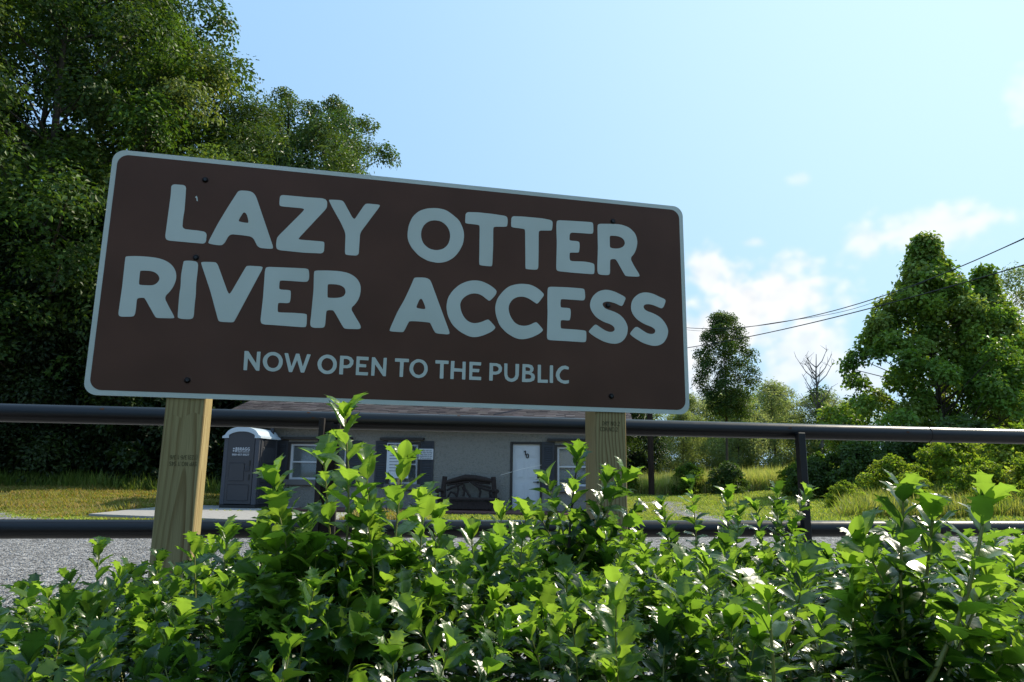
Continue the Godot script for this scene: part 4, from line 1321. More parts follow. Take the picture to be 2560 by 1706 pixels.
func build_trees() -> void:
	var dark := [Color(.068, .126, .024), Color(.080, .143, .028), Color(.060, .109, .023), Color(.096, .151, .033)]
	var warm := [Color(.112, .201, .035), Color(.146, .221, .048), Color(.095, .180, .031), Color(.172, .230, .070)]
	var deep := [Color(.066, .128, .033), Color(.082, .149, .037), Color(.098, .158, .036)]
	var pale := [Color(.26, .33, .19), Color(.30, .36, .22), Color(.23, .30, .16)]  # silvery willow leaves, brightened further in place of distance haze
	var painted_shade := [Color(.022, .042, .012), Color(.03, .055, .014), Color(.042, .072, .018)]  # edge trees and undergrowth: the deep shade of the wood is painted into these greens
	var bright := [Color(.13, .22, .035), Color(.17, .26, .045), Color(.11, .19, .03), Color(.20, .27, .06)]
	var sunny := [Color(.159, .275, .043), Color(.205, .314, .052), Color(.131, .237, .038), Color(.234, .314, .070)]
	protos.wood_a = grow(1, {"height": 24.0, "radius": 5.6, "base": 0.16, "lobes": 46, "per": 15, "spray": "broad", "size": 0.80, "lobe": 1.9, "shape": "oval", "cols": dark})
	protos.wood_b = grow(2, {"height": 22.0, "radius": 5.0, "base": 0.10, "lobes": 44, "per": 15, "spray": "broad", "size": 0.75, "lobe": 1.7, "shape": "round", "cols": warm})
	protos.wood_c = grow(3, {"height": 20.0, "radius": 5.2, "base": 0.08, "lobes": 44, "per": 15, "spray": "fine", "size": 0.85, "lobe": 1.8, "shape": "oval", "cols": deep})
	protos.airy = grow(4, {"height": 23.0, "radius": 3.8, "base": 0.45, "lobes": 24, "per": 12, "spray": "broad", "size": 0.62, "lobe": 1.15, "shape": "round", "cols": dark})
	protos.small = grow(5, {"height": 8.0, "radius": 2.9, "base": 0.06, "lobes": 26, "per": 13, "spray": "broad", "size": 0.62, "lobe": 1.05, "shape": "oval", "cols": painted_shade})
	protos.slender = grow(6, {"height": 10.8, "radius": 1.75, "base": 0.40, "lobes": 50, "per": 10, "spray": "broad", "size": 0.42, "lobe": 0.55, "shape": "oval", "cols": dark, "trunk": 0.09})
	protos.plane = grow(7, {"height": 12.3, "radius": 5.2, "base": 0.05, "lobes": 190, "per": 10, "spray": "big", "size": 0.44, "lobe": 0.60, "shape": "spire", "cols": sunny, "trunk": 0.17})
	protos.plane_top = grow(8, {"height": 10.6, "radius": 2.6, "base": 0.25, "lobes": 60, "per": 9, "spray": "big", "size": 0.42, "lobe": 0.52, "shape": "spire", "cols": sunny, "trunk": 0.12})
	protos.feather = grow(9, {"height": 11.0, "radius": 4.2, "base": 0.06, "lobes": 40, "per": 13, "spray": "fine", "size": 0.72, "lobe": 1.25, "shape": "round", "cols": [Color(.15, .23, .09), Color(.18, .25, .12), Color(.22, .26, .10)]})
	protos.willow = grow(10, {"height": 8.6, "radius": 4.2, "base": 0.03, "lobes": 34, "per": 12, "spray": "fine", "size": 0.75, "lobe": 1.3, "shape": "dome", "cols": pale})
	protos.bush = grow(11, {"height": 1.7, "radius": 1.35, "base": 0.02, "lobes": 20, "per": 11, "spray": "vine", "size": 0.24, "lobe": 0.42, "shape": "dome", "cols": bright, "trunk": 0.02})
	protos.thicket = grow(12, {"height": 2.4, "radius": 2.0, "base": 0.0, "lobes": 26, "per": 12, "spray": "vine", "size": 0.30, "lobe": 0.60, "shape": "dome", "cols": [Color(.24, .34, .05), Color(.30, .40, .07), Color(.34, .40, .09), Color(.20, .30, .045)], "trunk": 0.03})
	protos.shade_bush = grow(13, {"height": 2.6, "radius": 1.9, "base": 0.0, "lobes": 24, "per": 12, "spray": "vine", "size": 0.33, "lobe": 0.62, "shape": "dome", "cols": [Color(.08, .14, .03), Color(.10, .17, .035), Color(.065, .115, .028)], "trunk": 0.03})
	protos.painted_shade_bush = grow(14, {"height": 2.6, "radius": 1.9, "base": 0.0, "lobes": 24, "per": 12, "spray": "vine", "size": 0.33, "lobe": 0.62, "shape": "dome", "cols": painted_shade, "trunk": 0.03})
	# the wood on the slope at the left: kind, place, scale, turn, label
	var wood := "trees of the dark wood at the left"
	var L := [
		["wood_b", -25.5, -28.5, 1.12, 20, "tall yellow green tree filling the upper left corner"],
		["wood_a", -20.6, -30.0, 1.10, 80, "tall dark tree second from the left corner, rising out of the frame"],
		["wood_b", -17.7, -31.5, 1.05, 200, "tall tree at the skyline notch with sunlit feathery top"],
		["wood_a", -18.9, -34.5, 1.12, 300, "dark tree behind the one with the feathery top, limbs reaching right over the sky"],
		["wood_c", -15.0, -36.0, 1.02, 10, "rounded tree just right of the skyline notch"],
		["wood_c", -11.2, -38.0, 1.04, 130, "broad dark tree above the middle of the sign's top edge"],
		["wood_b", -8.6, -40.0, 0.80, 250, "last lower tree where the wood slopes down behind the sign"],
		["airy", -11.4, -42.0, 1.03, 40, "thin airy tree whose open top stands above its neighbours"],
		["airy", -13.6, -41.0, 1.0, 160, "airy small crowned tree peeking over the rounded tree"],
		["wood_c", -31.0, -33.0, 1.2, 70, "dark tree cut by the left edge of the photo"],
		["wood_a", -26.5, -37.0, 1.15, 150, "shaded tree deep in the wood behind the upper left corner"],
		["wood_c", -21.5, -39.0, 1.2, 240, "shaded tree deep in the wood behind the skyline notch"],
		["wood_b", -5.5, -43.0, 0.66, 15, "lowest tree of the wood hidden mostly behind the sign"],
		["wood_c", -17.0, -44.0, 1.05, 95, "rear tree of the wood above the rounded tree's left shoulder"],
	]
	for q in L:
		plant(q[0], "woodland_tree", q[5], "tree", Vector3(q[1], 0, q[2]), q[3], q[4], wood, "shiny_tree_leaves" if q[0] == "wood_c" else "tree_leaves")
	# edge trees, branches down to the grass
	var E := [
		[-27.5, -27.0, 1.15, 0, "low leafy tree at the left frame edge above the upper rail"], [-24.2, -28.2, 0.95, 60, "low leafy tree left of the sign's lower left corner"], [-21.5, -29.0, 1.2, 130, "taller edge tree directly left of the sign panel"],
		[-18.6, -29.6, 1.0, 200, "low dark tree behind the sign's left edge"], [-15.8, -30.4, 1.1, 270, "low dark tree behind the left wooden post"], [-13.0, -31.5, 1.0, 330, "low dark tree left of the portable toilet"],
		[-10.4, -33.0, 1.05, 30, "low dark tree behind the portable toilet"], [-7.6, -35.0, 1.0, 100, "low dark tree behind the left end of the roof"], [-29.0, -30.0, 1.5, 190, "mid height tree at the far left behind the edge trees"],
		[-22.6, -31.5, 1.7, 250, "mid height tree with sunlit branch tips left of the sign"], [-17.2, -32.5, 1.55, 310, "mid height shaded tree behind the sign's upper left corner"]]
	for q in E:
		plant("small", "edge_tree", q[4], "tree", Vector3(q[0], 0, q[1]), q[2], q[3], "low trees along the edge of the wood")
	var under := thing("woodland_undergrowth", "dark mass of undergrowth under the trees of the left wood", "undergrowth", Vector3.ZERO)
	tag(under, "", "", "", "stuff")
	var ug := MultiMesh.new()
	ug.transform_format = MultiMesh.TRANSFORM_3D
	ug.mesh = protos.painted_shade_bush[1]
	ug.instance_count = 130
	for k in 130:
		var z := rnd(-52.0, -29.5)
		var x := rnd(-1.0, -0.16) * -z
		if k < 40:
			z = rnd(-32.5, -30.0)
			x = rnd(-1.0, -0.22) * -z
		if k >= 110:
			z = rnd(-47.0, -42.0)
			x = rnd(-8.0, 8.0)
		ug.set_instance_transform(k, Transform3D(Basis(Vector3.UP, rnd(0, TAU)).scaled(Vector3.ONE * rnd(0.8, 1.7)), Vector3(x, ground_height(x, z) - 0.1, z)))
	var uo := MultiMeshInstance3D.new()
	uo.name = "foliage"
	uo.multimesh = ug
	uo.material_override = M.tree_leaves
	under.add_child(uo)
	# behind and right of the building
	var B := [["wood_c", 4.5, -50.0, 0.55, 20, "dark tree behind the right end of the building"], ["wood_c", 7.9, -52.0, 0.55, 120, "dark tree directly behind the utility pole"], ["wood_a", 0.5, -52.0, 0.5, 200, "dark tree behind the middle of the roof"], ["small", 7.0, -46.0, 1.0, 90, "low shaded tree left of the utility pole"]]
	for q in B:
		plant(q[0], "back_tree", q[5], "tree", Vector3(q[1], 0, q[2]), q[3], q[4], "dark trees behind the building")
	# far willows
	var W := [[14.5, -60.0, 0.72, 0, "low grey green willow at the lower right corner of the sign"], [18.5, -58.0, 0.86, 60, "grey green willow just right of the slender tree's trunk"], [22.6, -61.0, 1.02, 140, "tallest rounded grey green willow of the far row"], [26.8, -60.0, 0.92, 220, "grey green willow below the bare dead tree"], [30.5, -62.0, 0.85, 300, "far willow left of the large tree"], [11.4, -64.0, 0.85, 30, "farthest willow showing just past the sign's lower right corner"], [16.8, -66.0, 0.95, 200, "willow behind the slender tree's trunk"], [20.4, -68.0, 1.0, 260, "rear willow between the slender tree and the dead tree"], [25.0, -67.0, 0.95, 120, "rear willow directly behind the dead tree"], [35.5, -60.0, 0.9, 45, "far willow behind the lower left of the large tree"], [41.0, -58.0, 1.0, 100, "far willow behind the large tree's trunk"], [48.0, -56.0, 1.1, 170, "far willow at the right frame edge"]]
	for q in W:
		plant("willow", "willow", q[4], "tree", Vector3(q[0], 0, q[1]), q[2], q[3], "far row of grey green willows", "vine_leaves")
	plant("slender", "slender_tree", "slender oval young tree standing alone right of the sign", "tree", Vector3(12.7, 0, -42.0), 1.0, 0.0)
	plant("plane", "large_tree", "large bright conical tree with big leaves crossed by the cables", "tree", Vector3(20.7, 0, -34.0), 1.035, 40.0)
	plant("plane_top", "large_tree", "shorter pointed tree grown into the large tree's right flank", "tree", Vector3(23.2, 0, -33.6), 1.04, 10.0)
	plant("feather", "feathery_tree", "fine leaved tree at the right frame edge beside the large tree", "tree", Vector3(34.2, 0, -44.0), 1.3, 0.0)
	plant("feather", "feathery_tree", "fine leaved tree cut by the right frame edge, nearest", "tree", Vector3(37.0, 0, -42.0), 1.1, 90.0)
	var row := thing("added_light_block_trees", "unseen row of trees added behind the viewer to block and bounce light", "trees", Vector3.ZERO)  # added out of view: holds back sky light, bounces green onto the sign
	tag(row, "", "", "", "stuff")
	var rm := MultiMesh.new()
	rm.transform_format = MultiMesh.TRANSFORM_3D
	rm.mesh = protos.wood_a[1]
	rm.instance_count = 12
	for k in 12:
		rm.set_instance_transform(k, Transform3D(Basis(Vector3.UP, k * 1.3).scaled(Vector3.ONE * (0.62 + 0.1 * sin(k * 2.0))), Vector3(-44.0 + 8.0 * k, -2.0, 17.0 + 3.0 * sin(k * 1.9))))
	var ro := MultiMeshInstance3D.new()
	ro.name = "foliage"
	ro.multimesh = rm
	ro.material_override = M.tree_leaves
	row.add_child(ro)
	# bare dead tree
	var dead := thing("dead_tree", "bare dead tree with thin grey branches against the cloud", "tree", Vector3(24.4, 0, -56.0))
	var q := RandomNumberGenerator.new()
	q.seed = 5
	var dg := Geo.new()
	dg.tube([Vector3(0, -0.3, 0), Vector3(0.1, 5, 0), Vector3(0, 9.0, 0), Vector3(0.15, 10.9, 0)], [0.2, 0.15, 0.07, 0.02], 8)
	for k in 26:
		var y := q.randf_range(5.4, 9.9)
		var a := q.randf_range(0, TAU)
		var ln := q.randf_range(0.9, 2.0) * (1.25 - y * 0.05)
		var p0 := Vector3(0.05, y, 0)
		var p1 := p0 + Vector3(cos(a) * ln * 0.5, ln * 0.45, sin(a) * ln * 0.5)
		var p2 := p1 + Vector3(cos(a) * ln * 0.45, ln * 0.75, sin(a) * ln * 0.45)
		dg.tube([p0, p1, p2], [0.05, 0.034, 0.014], 5, false)
		for j in 3:
			var pj := p1.lerp(p2, q.randf())
			dg.tube([pj, pj + Vector3(q.randf_range(-0.5, 0.5), q.randf_range(0.2, 0.6), q.randf_range(-0.5, 0.5))], [0.02, 0.008], 4, false)
	put("trunk", dg, M.dead_wood, dead)
	var ivy := Geo.new()
	for k in 34:
		var a := q.randf_range(0, TAU)
		ivy.add(spray_set("vine")[k % 5], Transform3D(Basis(Vector3.UP, a).scaled(Vector3.ONE * 0.5), Vector3(cos(a) * 0.35, q.randf_range(2.0, 8.3), sin(a) * 0.35)), Color(.07, .13, .03), true)
	put("ivy", ivy, M.tree_leaves, dead)
	# vines and shrubs on the bank at the right
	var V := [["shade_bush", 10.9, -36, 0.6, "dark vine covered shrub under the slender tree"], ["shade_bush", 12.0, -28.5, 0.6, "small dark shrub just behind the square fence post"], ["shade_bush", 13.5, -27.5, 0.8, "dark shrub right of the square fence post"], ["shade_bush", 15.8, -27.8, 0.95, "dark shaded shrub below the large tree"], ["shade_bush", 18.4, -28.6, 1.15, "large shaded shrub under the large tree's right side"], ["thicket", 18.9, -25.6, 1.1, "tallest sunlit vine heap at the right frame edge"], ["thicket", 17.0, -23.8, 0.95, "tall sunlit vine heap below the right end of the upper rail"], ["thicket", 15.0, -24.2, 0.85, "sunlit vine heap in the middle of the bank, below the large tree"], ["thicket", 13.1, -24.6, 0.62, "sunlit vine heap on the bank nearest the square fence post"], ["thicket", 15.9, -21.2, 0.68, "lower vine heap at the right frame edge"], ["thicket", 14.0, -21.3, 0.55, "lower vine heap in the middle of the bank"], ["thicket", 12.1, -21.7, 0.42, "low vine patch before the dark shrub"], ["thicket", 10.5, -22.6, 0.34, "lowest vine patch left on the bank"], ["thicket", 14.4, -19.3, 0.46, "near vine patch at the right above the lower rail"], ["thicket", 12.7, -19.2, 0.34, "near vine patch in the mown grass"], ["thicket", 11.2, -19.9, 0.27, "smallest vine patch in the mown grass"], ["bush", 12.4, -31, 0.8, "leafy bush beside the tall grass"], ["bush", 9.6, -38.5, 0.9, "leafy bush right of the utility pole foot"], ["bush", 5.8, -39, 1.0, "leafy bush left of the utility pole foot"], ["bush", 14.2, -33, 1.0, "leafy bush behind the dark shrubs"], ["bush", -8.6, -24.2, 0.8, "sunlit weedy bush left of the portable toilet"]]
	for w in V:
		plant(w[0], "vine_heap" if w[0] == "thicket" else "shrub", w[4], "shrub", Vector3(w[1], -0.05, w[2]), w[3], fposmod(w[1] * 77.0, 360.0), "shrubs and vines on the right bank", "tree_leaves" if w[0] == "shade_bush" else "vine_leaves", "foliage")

# ---------------------------------------------------------------- the holly hedge
func holly_leaf(sd: int) -> Geo:
	var q := RandomNumberGenerator.new()
	q.seed = 900 + sd
	var spiny: bool = sd % 8 != 3
	var fold := q.randf_range(0.15, 0.55)
	var bend := q.randf_range(0.10, 0.42)
	var twist := q.randf_range(-0.4, 0.4)
	var pts := []
	for s in [-1.0, 1.0]:
		var e := [[-0.14, 0.014], [0.0, 0.02], [0.07, 0.10], [0.18, 0.205], [0.32, 0.275], [0.46, 0.30]]
		if spiny and q.randf() < 0.75:
			e.append_array([[0.53, 0.27], [0.635, 0.42], [0.655, 0.265]])
		else:
			e.append_array([[0.6, 0.30]])
		if spiny:
			e.append_array([[0.77, 0.25], [0.90, 0.42], [0.91, 0.22], [0.955, 0.11], [1.09, 0.0]])
		else:
			e.append_array([[0.74, 0.27], [0.86, 0.20], [0.94, 0.12], [1.03, 0.0]])
		pts.append(e)
	var lift := func(t: float, x: float) -> Vector3:
		var tt := maxf(t, 0.0)
		var z := -bend * tt * tt + fold * absf(x) * (1.5 - 2.3 * absf(x)) * (1.0 - 0.3 * tt) + 0.03 * sin(t * 8.0 + sd) * (absf(x) / 0.3)
		if absf(x) > 0.33:
			z -= 0.05
		var a := twist * tt
		return Vector3(x * cos(a) - z * sin(a), t, x * sin(a) + z * cos(a))
	var g := Geo.new()
	for s in 2:
		var sg := -1.0 if s == 0 else 1.0
		var e: Array = pts[s]
		var k0 := g.v.size()
		for p in e:
			var tv: float = (p[0] + 0.15) / 1.3
			g.vert(lift.call(p[0], 0.0), Vector3.ZERO, Vector2(0.5, tv))
			g.vert(lift.call(minf(p[0], 1.0), p[1] * 0.5 * sg) + Vector3(0, 0, 0.012), Vector3.ZERO, Vector2(0.5 + p[1] * 0.5 * sg, tv))
			g.vert(lift.call(p[0], p[1] * sg), Vector3.ZERO, Vector2(0.5 + p[1] * sg, tv))
		for k in e.size() - 1:
			var a := k0 + k * 3
			for c in 2:
				if sg > 0.0:
					g.i.append_array(PackedInt32Array([a + c, a + c + 3, a + c + 1, a + c + 1, a + c + 3, a + c + 4]))
				else:
					g.i.append_array(PackedInt32Array([a + c, a + c + 1, a + c + 3, a + c + 1, a + c + 4, a + c + 3]))
	for k in range(0, g.i.size(), 3):
		var a := g.v[g.i[k]]
		var nn := (g.v[g.i[k + 2]] - a).cross(g.v[g.i[k + 1]] - a)
		for j in 3:
			g.n[g.i[k + j]] += nn
	for k in range(0, g.n.size(), 3):
		g.n[k].x *= 0.15
	for k in g.n.size():
		g.n[k] = g.n[k].normalized() if g.n[k].length() > 1e-9 else Vector3.BACK
		if g.n[k].z < 0.0 and absf(g.n[k].z) > 0.3:
			g.n[k] = -g.n[k]
	return g

var leaf_shapes := []
var leaves := []      # [transform, shape, material, how large it shows]
var eye := Vector3(0, 1.0, 0)

func set_leaf(at: Vector3, along: Vector3, face: Vector3, size: float, wide: float, stuff: int, shown: float) -> void:
	var y := along.normalized()
	var z := (face - y * face.dot(y)).normalized()
	var x := y.cross(z)
	var b := Basis(x * size * wide, y * size, z * size)
	var d := at - eye
	var inside := 1.0 if d.z < -0.4 and absf(d.x / d.z) < 0.78 else 0.0
	leaves.append([Transform3D(b, at), R.randi() % leaf_shapes.size(), stuff, shown * inside * size / d.length()])

const HOLLY := ["holly_old", "holly_mid", "holly_young", "holly_new"]

# a shoot with its leaves; vigour 0..1 makes them large and bright
func shoot(foot: Vector3, tip: Vector3, size: float, vigour: float, rad: float, shown: float, stem: Geo, lean := Vector3.ZERO) -> void:
	var ln := foot.distance_to(tip)
	var pts := []
	var rr := []
	for k in 6:
		var t := k / 5.0
		pts.append(foot.lerp(tip, t) + lean * sin(t * PI) * ln)
		rr.append(rad * (1.0 - 0.55 * t))
	stem.tube(pts, rr, 6)
	var n := maxi(6, int(ln / (size * 0.25)))
	var spin := rnd(0, TAU)
	for k in n + 3:
		var t := clampf((k + 0.6) / n, 0.0, 1.0)
		if t < 0.12 and R.randf() < 0.5:
			continue
		var f := t * 5.0
		var a: Vector3 = pts[mini(int(f), 4)]
		var b: Vector3 = pts[mini(int(f), 4) + 1]
		var p := a.lerp(b, f - mini(int(f), 4))
		var up := (b - a).normalized()
		var ang := spin + k * 2.39996 + rnd(-0.35, 0.35)
		var side := up.cross(Vector3(0.31, 0.1, 0.94)).normalized()
		var out := side * cos(ang) + up.cross(side) * sin(ang)
		var open := lerpf(1.15, 0.40, pow(t, 1.5)) + rnd(-0.25, 0.25)
		var dir := up * cos(open) + out * sin(open)
		var face := up * sin(open) - out * cos(open) + Vector3(rnd(-0.3, 0.3), rnd(-0.2, 0.2), rnd(-0.3, 0.3))
		var stuff := 0
		var g := t * 0.75 + vigour * 0.75 + rnd(-0.35, 0.35)
		if g > 1.15:
			stuff = 3
		elif g > 0.78:
			stuff = 2
		elif g > 0.42:
			stuff = 1
		var s := size * rnd(0.78, 1.15) * (1.0 if t < 0.85 else rnd(0.6, 1.05))
		set_leaf(p + dir * s * 0.13, dir, face, s, rnd(0.95, 1.2), stuff, shown)

func hedge_top(x: float, z: float) -> float:
	var y := 0.715 + 0.022 * smoothstep(-0.5, 0.0, x) + 0.012 * sin(x * 7.0 + z * 3.0) + 0.012 * sin(z * 9.0 - x * 2.0)
	y -= 0.13 * smoothstep(-0.55, -1.25, x)
	y -= 0.06 * smoothstep(-1.75, -2.4, z)
	return y

func hedge_back(x: float) -> float:
	return -2.26 - 0.2 * x

func build_hedge() -> void:
	for k in 8:
		leaf_shapes.append(holly_leaf(k))
	var h := thing("holly_hedge", "dense glossy holly hedge with upright new shoots before the sign", "hedge")
	# the tall shoots: foot, tip, leaf length, thickness, brown?
	var tall := [
		[Vector3(-0.285, 0.72, -1.15), Vector3(-0.27, 1.118, -1.15), .058, .0028, 1.0], [Vector3(-0.27, 0.74, -1.20), Vector3(-0.312, 1.045, -1.20), .056, .0026, .8], [Vector3(-0.285, 0.78, -1.14), Vector3(-0.365, 1.005, -1.12), .060, .0024, .8],
		[Vector3(-0.29, 0.78, -1.17), Vector3(-0.365, 0.975, -1.15), .052, .0024, .6], [Vector3(-0.25, 0.74, -1.25), Vector3(-0.25, 1.03, -1.25), .052, .0026, .6], [Vector3(-0.19, 0.75, -1.20), Vector3(-0.18, 1.045, -1.20), .056, .0026, .9], [Vector3(-0.18, 0.76, -1.28), Vector3(-0.155, 0.985, -1.30), .052, .0022, .7],
		[Vector3(-0.22, 0.76, -1.16), Vector3(-0.22, 0.95, -1.13), .054, .0022, .5], [Vector3(-0.33, 0.74, -1.22), Vector3(-0.34, 0.93, -1.22), .050, .0022, .4], [Vector3(-0.14, 0.74, -1.24), Vector3(-0.12, 0.92, -1.24), .050, .0022, .5],
		[Vector3(-0.97, 0.66, -1.75), Vector3(-0.98, 0.84, -1.75), .050, .0022, .6], [Vector3(-0.97, 0.66, -1.70), Vector3(-1.01, 0.77, -1.70), .046, .0022, .3], [Vector3(-0.92, 0.66, -1.72), Vector3(-0.89, 0.78, -1.72), .046, .0022, .3],
		[Vector3(-0.56, 0.74, -1.65), Vector3(-0.56, 0.89, -1.65), .050, .0022, .7], [Vector3(-0.62, 0.74, -1.60), Vector3(-0.62, 0.89, -1.60), .048, .0022, .7], [Vector3(-0.63, 0.74, -1.50), Vector3(-0.645, 0.87, -1.50), .050, .0022, .6], [Vector3(-0.73, 0.70, -1.55), Vector3(-0.74, 0.83, -1.55), .046, .0022, .4],
		[Vector3(0.12, 0.72, -1.50), Vector3(0.14, 1.06, -1.50), .056, .0045, .5], [Vector3(0.125, 0.86, -1.50), Vector3(0.08, 1.01, -1.50), .052, .0026, .5], [Vector3(0.14, 0.86, -1.50), Vector3(0.24, 1.025, -1.52), .054, .0030, .5], [Vector3(0.14, 0.85, -1.50), Vector3(0.20, 1.015, -1.50), .052, .0026, .5], [Vector3(0.13, 0.84, -1.52), Vector3(0.06, 0.95, -1.54), .050, .0024, .3], [Vector3(0.15, 0.84, -1.52), Vector3(0.26, 0.95, -1.54), .050, .0024, .3],
		[Vector3(-0.02, 0.74, -1.60), Vector3(-0.02, 0.93, -1.60), .054, .0024, .9], [Vector3(0.02, 0.74, -1.40), Vector3(0.03, 0.945, -1.40), .054, .0024, .9], [Vector3(-0.15, 0.75, -1.50), Vector3(-0.15, 0.93, -1.50), .052, .0024, .8], [Vector3(-0.08, 0.74, -1.45), Vector3(-0.075, 0.90, -1.45), .052, .0024, .6],
		[Vector3(0.49, 0.73, -1.95), Vector3(0.49, 1.0, -1.95), .044, .0024, .5], [Vector3(0.55, 0.73, -1.90), Vector3(0.575, 0.97, -1.90), .044, .0024, .5], [Vector3(0.72, 0.70, -2.05), Vector3(0.76, 0.98, -2.05), .046, .0026, .5], [Vector3(0.74, 0.74, -2.05), Vector3(0.84, 0.98, -2.05), .046, .0024, .5], [Vector3(0.56, 0.73, -1.80), Vector3(0.57, 0.93, -1.80), .046, .0022, .5], [Vector3(0.44, 0.73, -2.0), Vector3(0.42, 0.945, -2.0), .044, .0022, .4], [Vector3(0.64, 0.73, -1.85), Vector3(0.63, 0.94, -1.85), .044, .0022, .5], [Vector3(0.80, 0.72, -2.1), Vector3(0.79, 0.93, -2.1), .044, .0022, .5],
		[Vector3(0.51, 0.74, -0.96), Vector3(0.625, 0.995, -0.95), .054, .0042, .9], [Vector3(0.54, 0.74, -1.02), Vector3(0.585, 0.985, -1.0), .053, .0034, .4], [Vector3(0.53, 0.74, -1.0), Vector3(0.545, 1.0, -1.0), .053, .0032, .4], [Vector3(0.54, 0.80, -1.0), Vector3(0.485, 0.94, -1.0), .052, .0026, .5], [Vector3(0.56, 0.76, -0.98), Vector3(0.63, 0.90, -0.97), .052, .0026, .6],
		[Vector3(1.18, 0.72, -1.80), Vector3(1.20, 0.885, -1.80), .046, .0024, .6], [Vector3(1.17, 0.72, -1.90), Vector3(1.19, 0.87, -1.90), .044, .0024, .6], [Vector3(1.26, 0.72, -1.82), Vector3(1.28, 0.85, -1.82), .046, .0024, .5],
		[Vector3(0.35, 0.72, -1.0), Vector3(0.35, 0.865, -1.0), .054, .0030, 1.0], [Vector3(0.49, 0.72, -1.05), Vector3(0.49, 0.89, -1.05), .054, .0026, .6], [Vector3(0.16, 0.72, -1.12), Vector3(0.16, 0.86, -1.12), .055, .0028, .9], [Vector3(0.27, 0.72, -1.2), Vector3(0.28, 0.88, -1.2), .056, .0026, .8]]
	for q in tall:
		var g := Geo.new()
		var sz: float = q[2] * 0.88
		shoot(q[0] - Vector3(0, 0.03, 0), q[1] - Vector3(0, 0.62 * sz, 0), sz, q[4] - 0.1, q[3], 1.3, g, Vector3(rnd(-0.05, 0.05), 0, rnd(-0.05, 0.05)))
		put("stem", g, M.brown_stem if q[3] > 0.0044 else M.green_stem, h)
	# the ordinary shoots over the whole top
	var twigs := Geo.new()
	for k in 2000:
		var x := rnd(-1.95, 2.35)
		var z := lerpf(-0.62, hedge_back(x), R.randf())
		if k % 5 == 0:
			z = hedge_back(x) + rnd(0.0, 0.25)
		var y := hedge_top(x, z)
		var ln := rnd(0.07, 0.16) * (1.0 if R.randf() < 0.75 else 1.35)
		if z > -0.95:
			ln = minf(ln, 0.08)
			y -= 0.05 if x > -0.3 else 0.10
		var foot := Vector3(x, y - rnd(0.06, 0.11), z)
		var tip := foot + Vector3(rnd(-0.35, 0.35), 1.0, rnd(-0.35, 0.35)).normalized() * ln
		shoot(foot, tip, rnd(0.033, 0.047) * (1.06 if x > 0.1 else 0.98), rnd(-0.1, 0.95) * (1.0 if x > -0.35 else 0.7), 0.0018, 1.0, twigs, Vector3(rnd(-0.08, 0.08), 0, rnd(-0.08, 0.08)))
	# bushy clumps that rise out of the top: middle, radius, height, shoots, leaf length
	for c in [[Vector3(-0.27, 0, -1.19), 0.12, 0.225, 34, 0.046], [Vector3(-0.33, 0, -1.15), 0.06, 0.21, 16, 0.050], [Vector3(0.15, 0, -1.51), 0.105, 0.20, 24, 0.047], [Vector3(0.55, 0, -1.0), 0.085, 0.165, 14, 0.047],
		[Vector3(0.50, 0, -1.93), 0.10, 0.15, 18, 0.042], [Vector3(0.76, 0, -2.06), 0.12, 0.17, 22, 0.042], [Vector3(0.0, 0, -1.5), 0.2, 0.10, 24, 0.047], [Vector3(1.2, 0, -1.85), 0.12, 0.10, 14, 0.044], [Vector3(-0.6, 0, -1.6), 0.12, 0.09, 14, 0.046], [Vector3(-0.96, 0, -1.72), 0.11, 0.08, 14, 0.044]]:
		for k in c[3]:
			var a := rnd(0, TAU)
			var d := sqrt(R.randf())
			var x: float = c[0].x + cos(a) * d * c[1]
			var z: float = c[0].z + sin(a) * d * c[1]
			var y := hedge_top(x, z)
			var hh: float = c[2] * (1.0 - 0.75 * d * d) * rnd(0.45, 1.0)
			var foot := Vector3(lerpf(c[0].x, x, 0.55), y - 0.06 + hh * 0.25, lerpf(c[0].z, z, 0.55))
			var tip := Vector3(x + cos(a) * 0.02, y + hh - 0.02, z + sin(a) * 0.02)
			shoot(foot, tip, c[4] * rnd(0.85, 1.1), rnd(0.2, 1.0), 0.0019, 1.15, twigs, Vector3(rnd(-0.06, 0.06), 0, rnd(-0.06, 0.06)))
	# older leaves and wood inside
	for k in 17000:
		var x := rnd(-2.1, 2.5)
		var z := lerpf(-0.6, hedge_back(x) - 0.05, R.randf())
		var y := hedge_top(x, z) - 0.03 - 0.62 * pow(R.randf(), 1.3)
		var a := rnd(0, TAU)
		var dir := Vector3(cos(a), rnd(-0.4, 0.8), sin(a))
		set_leaf(Vector3(x, y, z), dir, Vector3(rnd(-0.6, 0.6), 1.0, rnd(-0.6, 0.6)), rnd(0.034, 0.048), rnd(0.95, 1.2), 0 if R.randf() < 0.6 else 1, 0.4)
	for k in 420:
		var x := rnd(-2.0, 2.4)
		var z := lerpf(-0.65, hedge_back(x), R.randf())
		var p := Vector3(x, 0.05 + rnd(0, 0.25), z)
		var e := Vector3(x + rnd(-0.12, 0.12), hedge_top(x, z) - rnd(0.02, 0.12), z + rnd(-0.12, 0.12))
		twigs.tube([p, p.lerp(e, 0.5) + Vector3(rnd(-0.04, 0.04), 0, rnd(-0.04, 0.04)), e], [0.006, 0.0045, 0.002], 5, false)
	var tw := put("twigs", twigs, M.green_stem, h)
	tag(tw, "", "", "", "stuff")
	# the three hundred that show largest are leaves of their own, the rest one mass
	leaves.sort_custom(func(a, b): return a[3] > b[3])
	var plain := []
	for s in leaf_shapes:
		plain.append(s.mesh())
	var heap := [Geo.new(), Geo.new(), Geo.new(), Geo.new()]
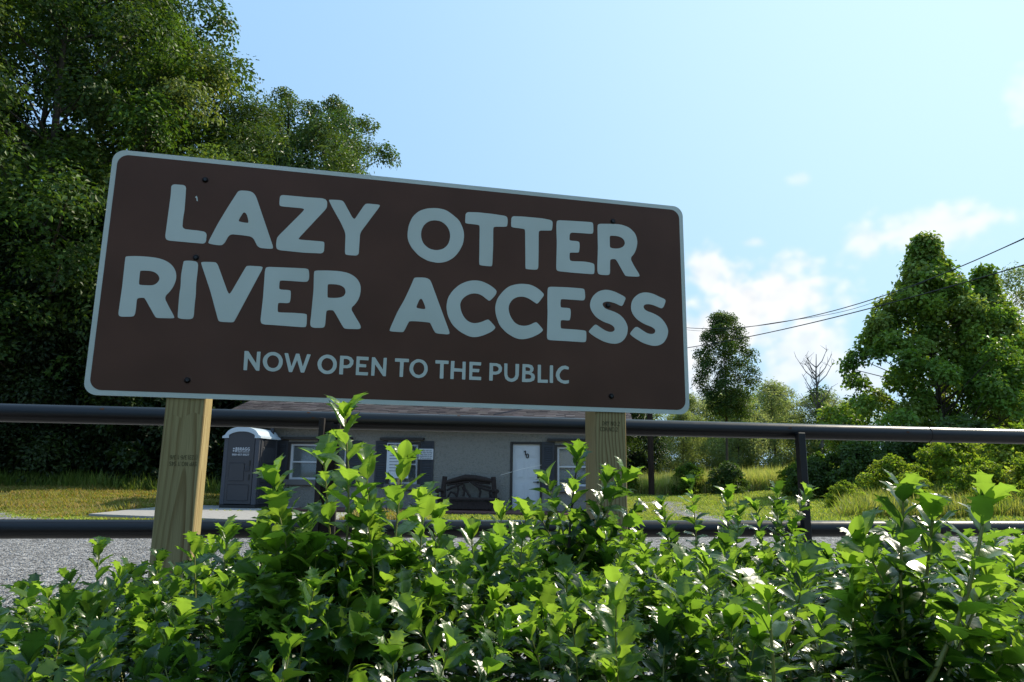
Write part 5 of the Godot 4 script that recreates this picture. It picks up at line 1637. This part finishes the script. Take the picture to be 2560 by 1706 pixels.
	for k in leaves.size():
		var l: Array = leaves[k]
		if k < 300:
			var o := put("leaf", plain[l[1]], M[HOLLY[l[2]]], h)
			o.transform = l[0]
		else:
			heap[l[2]].add(leaf_shapes[l[1]], l[0])
	var mass := ArrayMesh.new()
	for k in 4:
		heap[k].into(mass)
		mass.surface_set_material(k, M[HOLLY[k]])
	var fo := MeshInstance3D.new()
	fo.name = "foliage"
	fo.mesh = mass
	h.add_child(fo)
	tag(fo, "", "", "", "stuff")
	# a thread of spider silk blown out from a leaf
	var silk := Geo.new()
	silk.tube([Vector3(-0.02, 1.0, -1.48), Vector3(0.02, 1.012, -1.49), Vector3(0.065, 1.022, -1.5)], [0.00025, 0.0004, 0.0003], 5)
	tag(put("spider_thread", silk, M.silk), "fine shining spider thread stretched from a holly leaf", "spider silk")

# ---------------------------------------------------------------- everything
func _ready() -> void:
	R.seed = 20240611
	var cam := Camera3D.new()
	cam.name = "camera"
	cam.fov = 51.63
	cam.near = 0.05
	cam.far = 3000.0
	cam.position = Vector3(0, 1.0, 0)
	cam.basis = Basis(Vector3.RIGHT, deg_to_rad(10.784)) * Basis(Vector3.BACK, deg_to_rad(0.688))
	add_child(cam)
	var we := WorldEnvironment.new()
	we.name = "world"
	var env := Environment.new()
	env.background_mode = Environment.BG_SKY
	var sky := Sky.new()
	var pano := PanoramaSkyMaterial.new()
	pano.panorama = sky_image()
	sky.sky_material = pano
	env.sky = sky
	env.tonemap_mode = Environment.TONE_MAPPER_LINEAR
	env.tonemap_exposure = 1.32
	env.sdfgi_enabled = true
	env.ssao_enabled = true
	env.ssil_enabled = true
	we.environment = env
	add_child(we)
	var sun := DirectionalLight3D.new()
	sun.name = "sun"
	sun.light_energy = 1.5
	sun.light_color = Color(1.0, 0.955, 0.87)
	sun.light_angular_distance = 0.55
	sun.shadow_enabled = true
	add_child(sun)
	sun.look_at_from_position(Vector3.ZERO, -toward(SUN_AZ, SUN_EL))
	materials()
	build_ground()
	build_house()
	build_toilet()
	build_bench()
	build_trees()
	build_pole()
	build_grass()
	build_fence()
	build_sign()
	build_hedge()
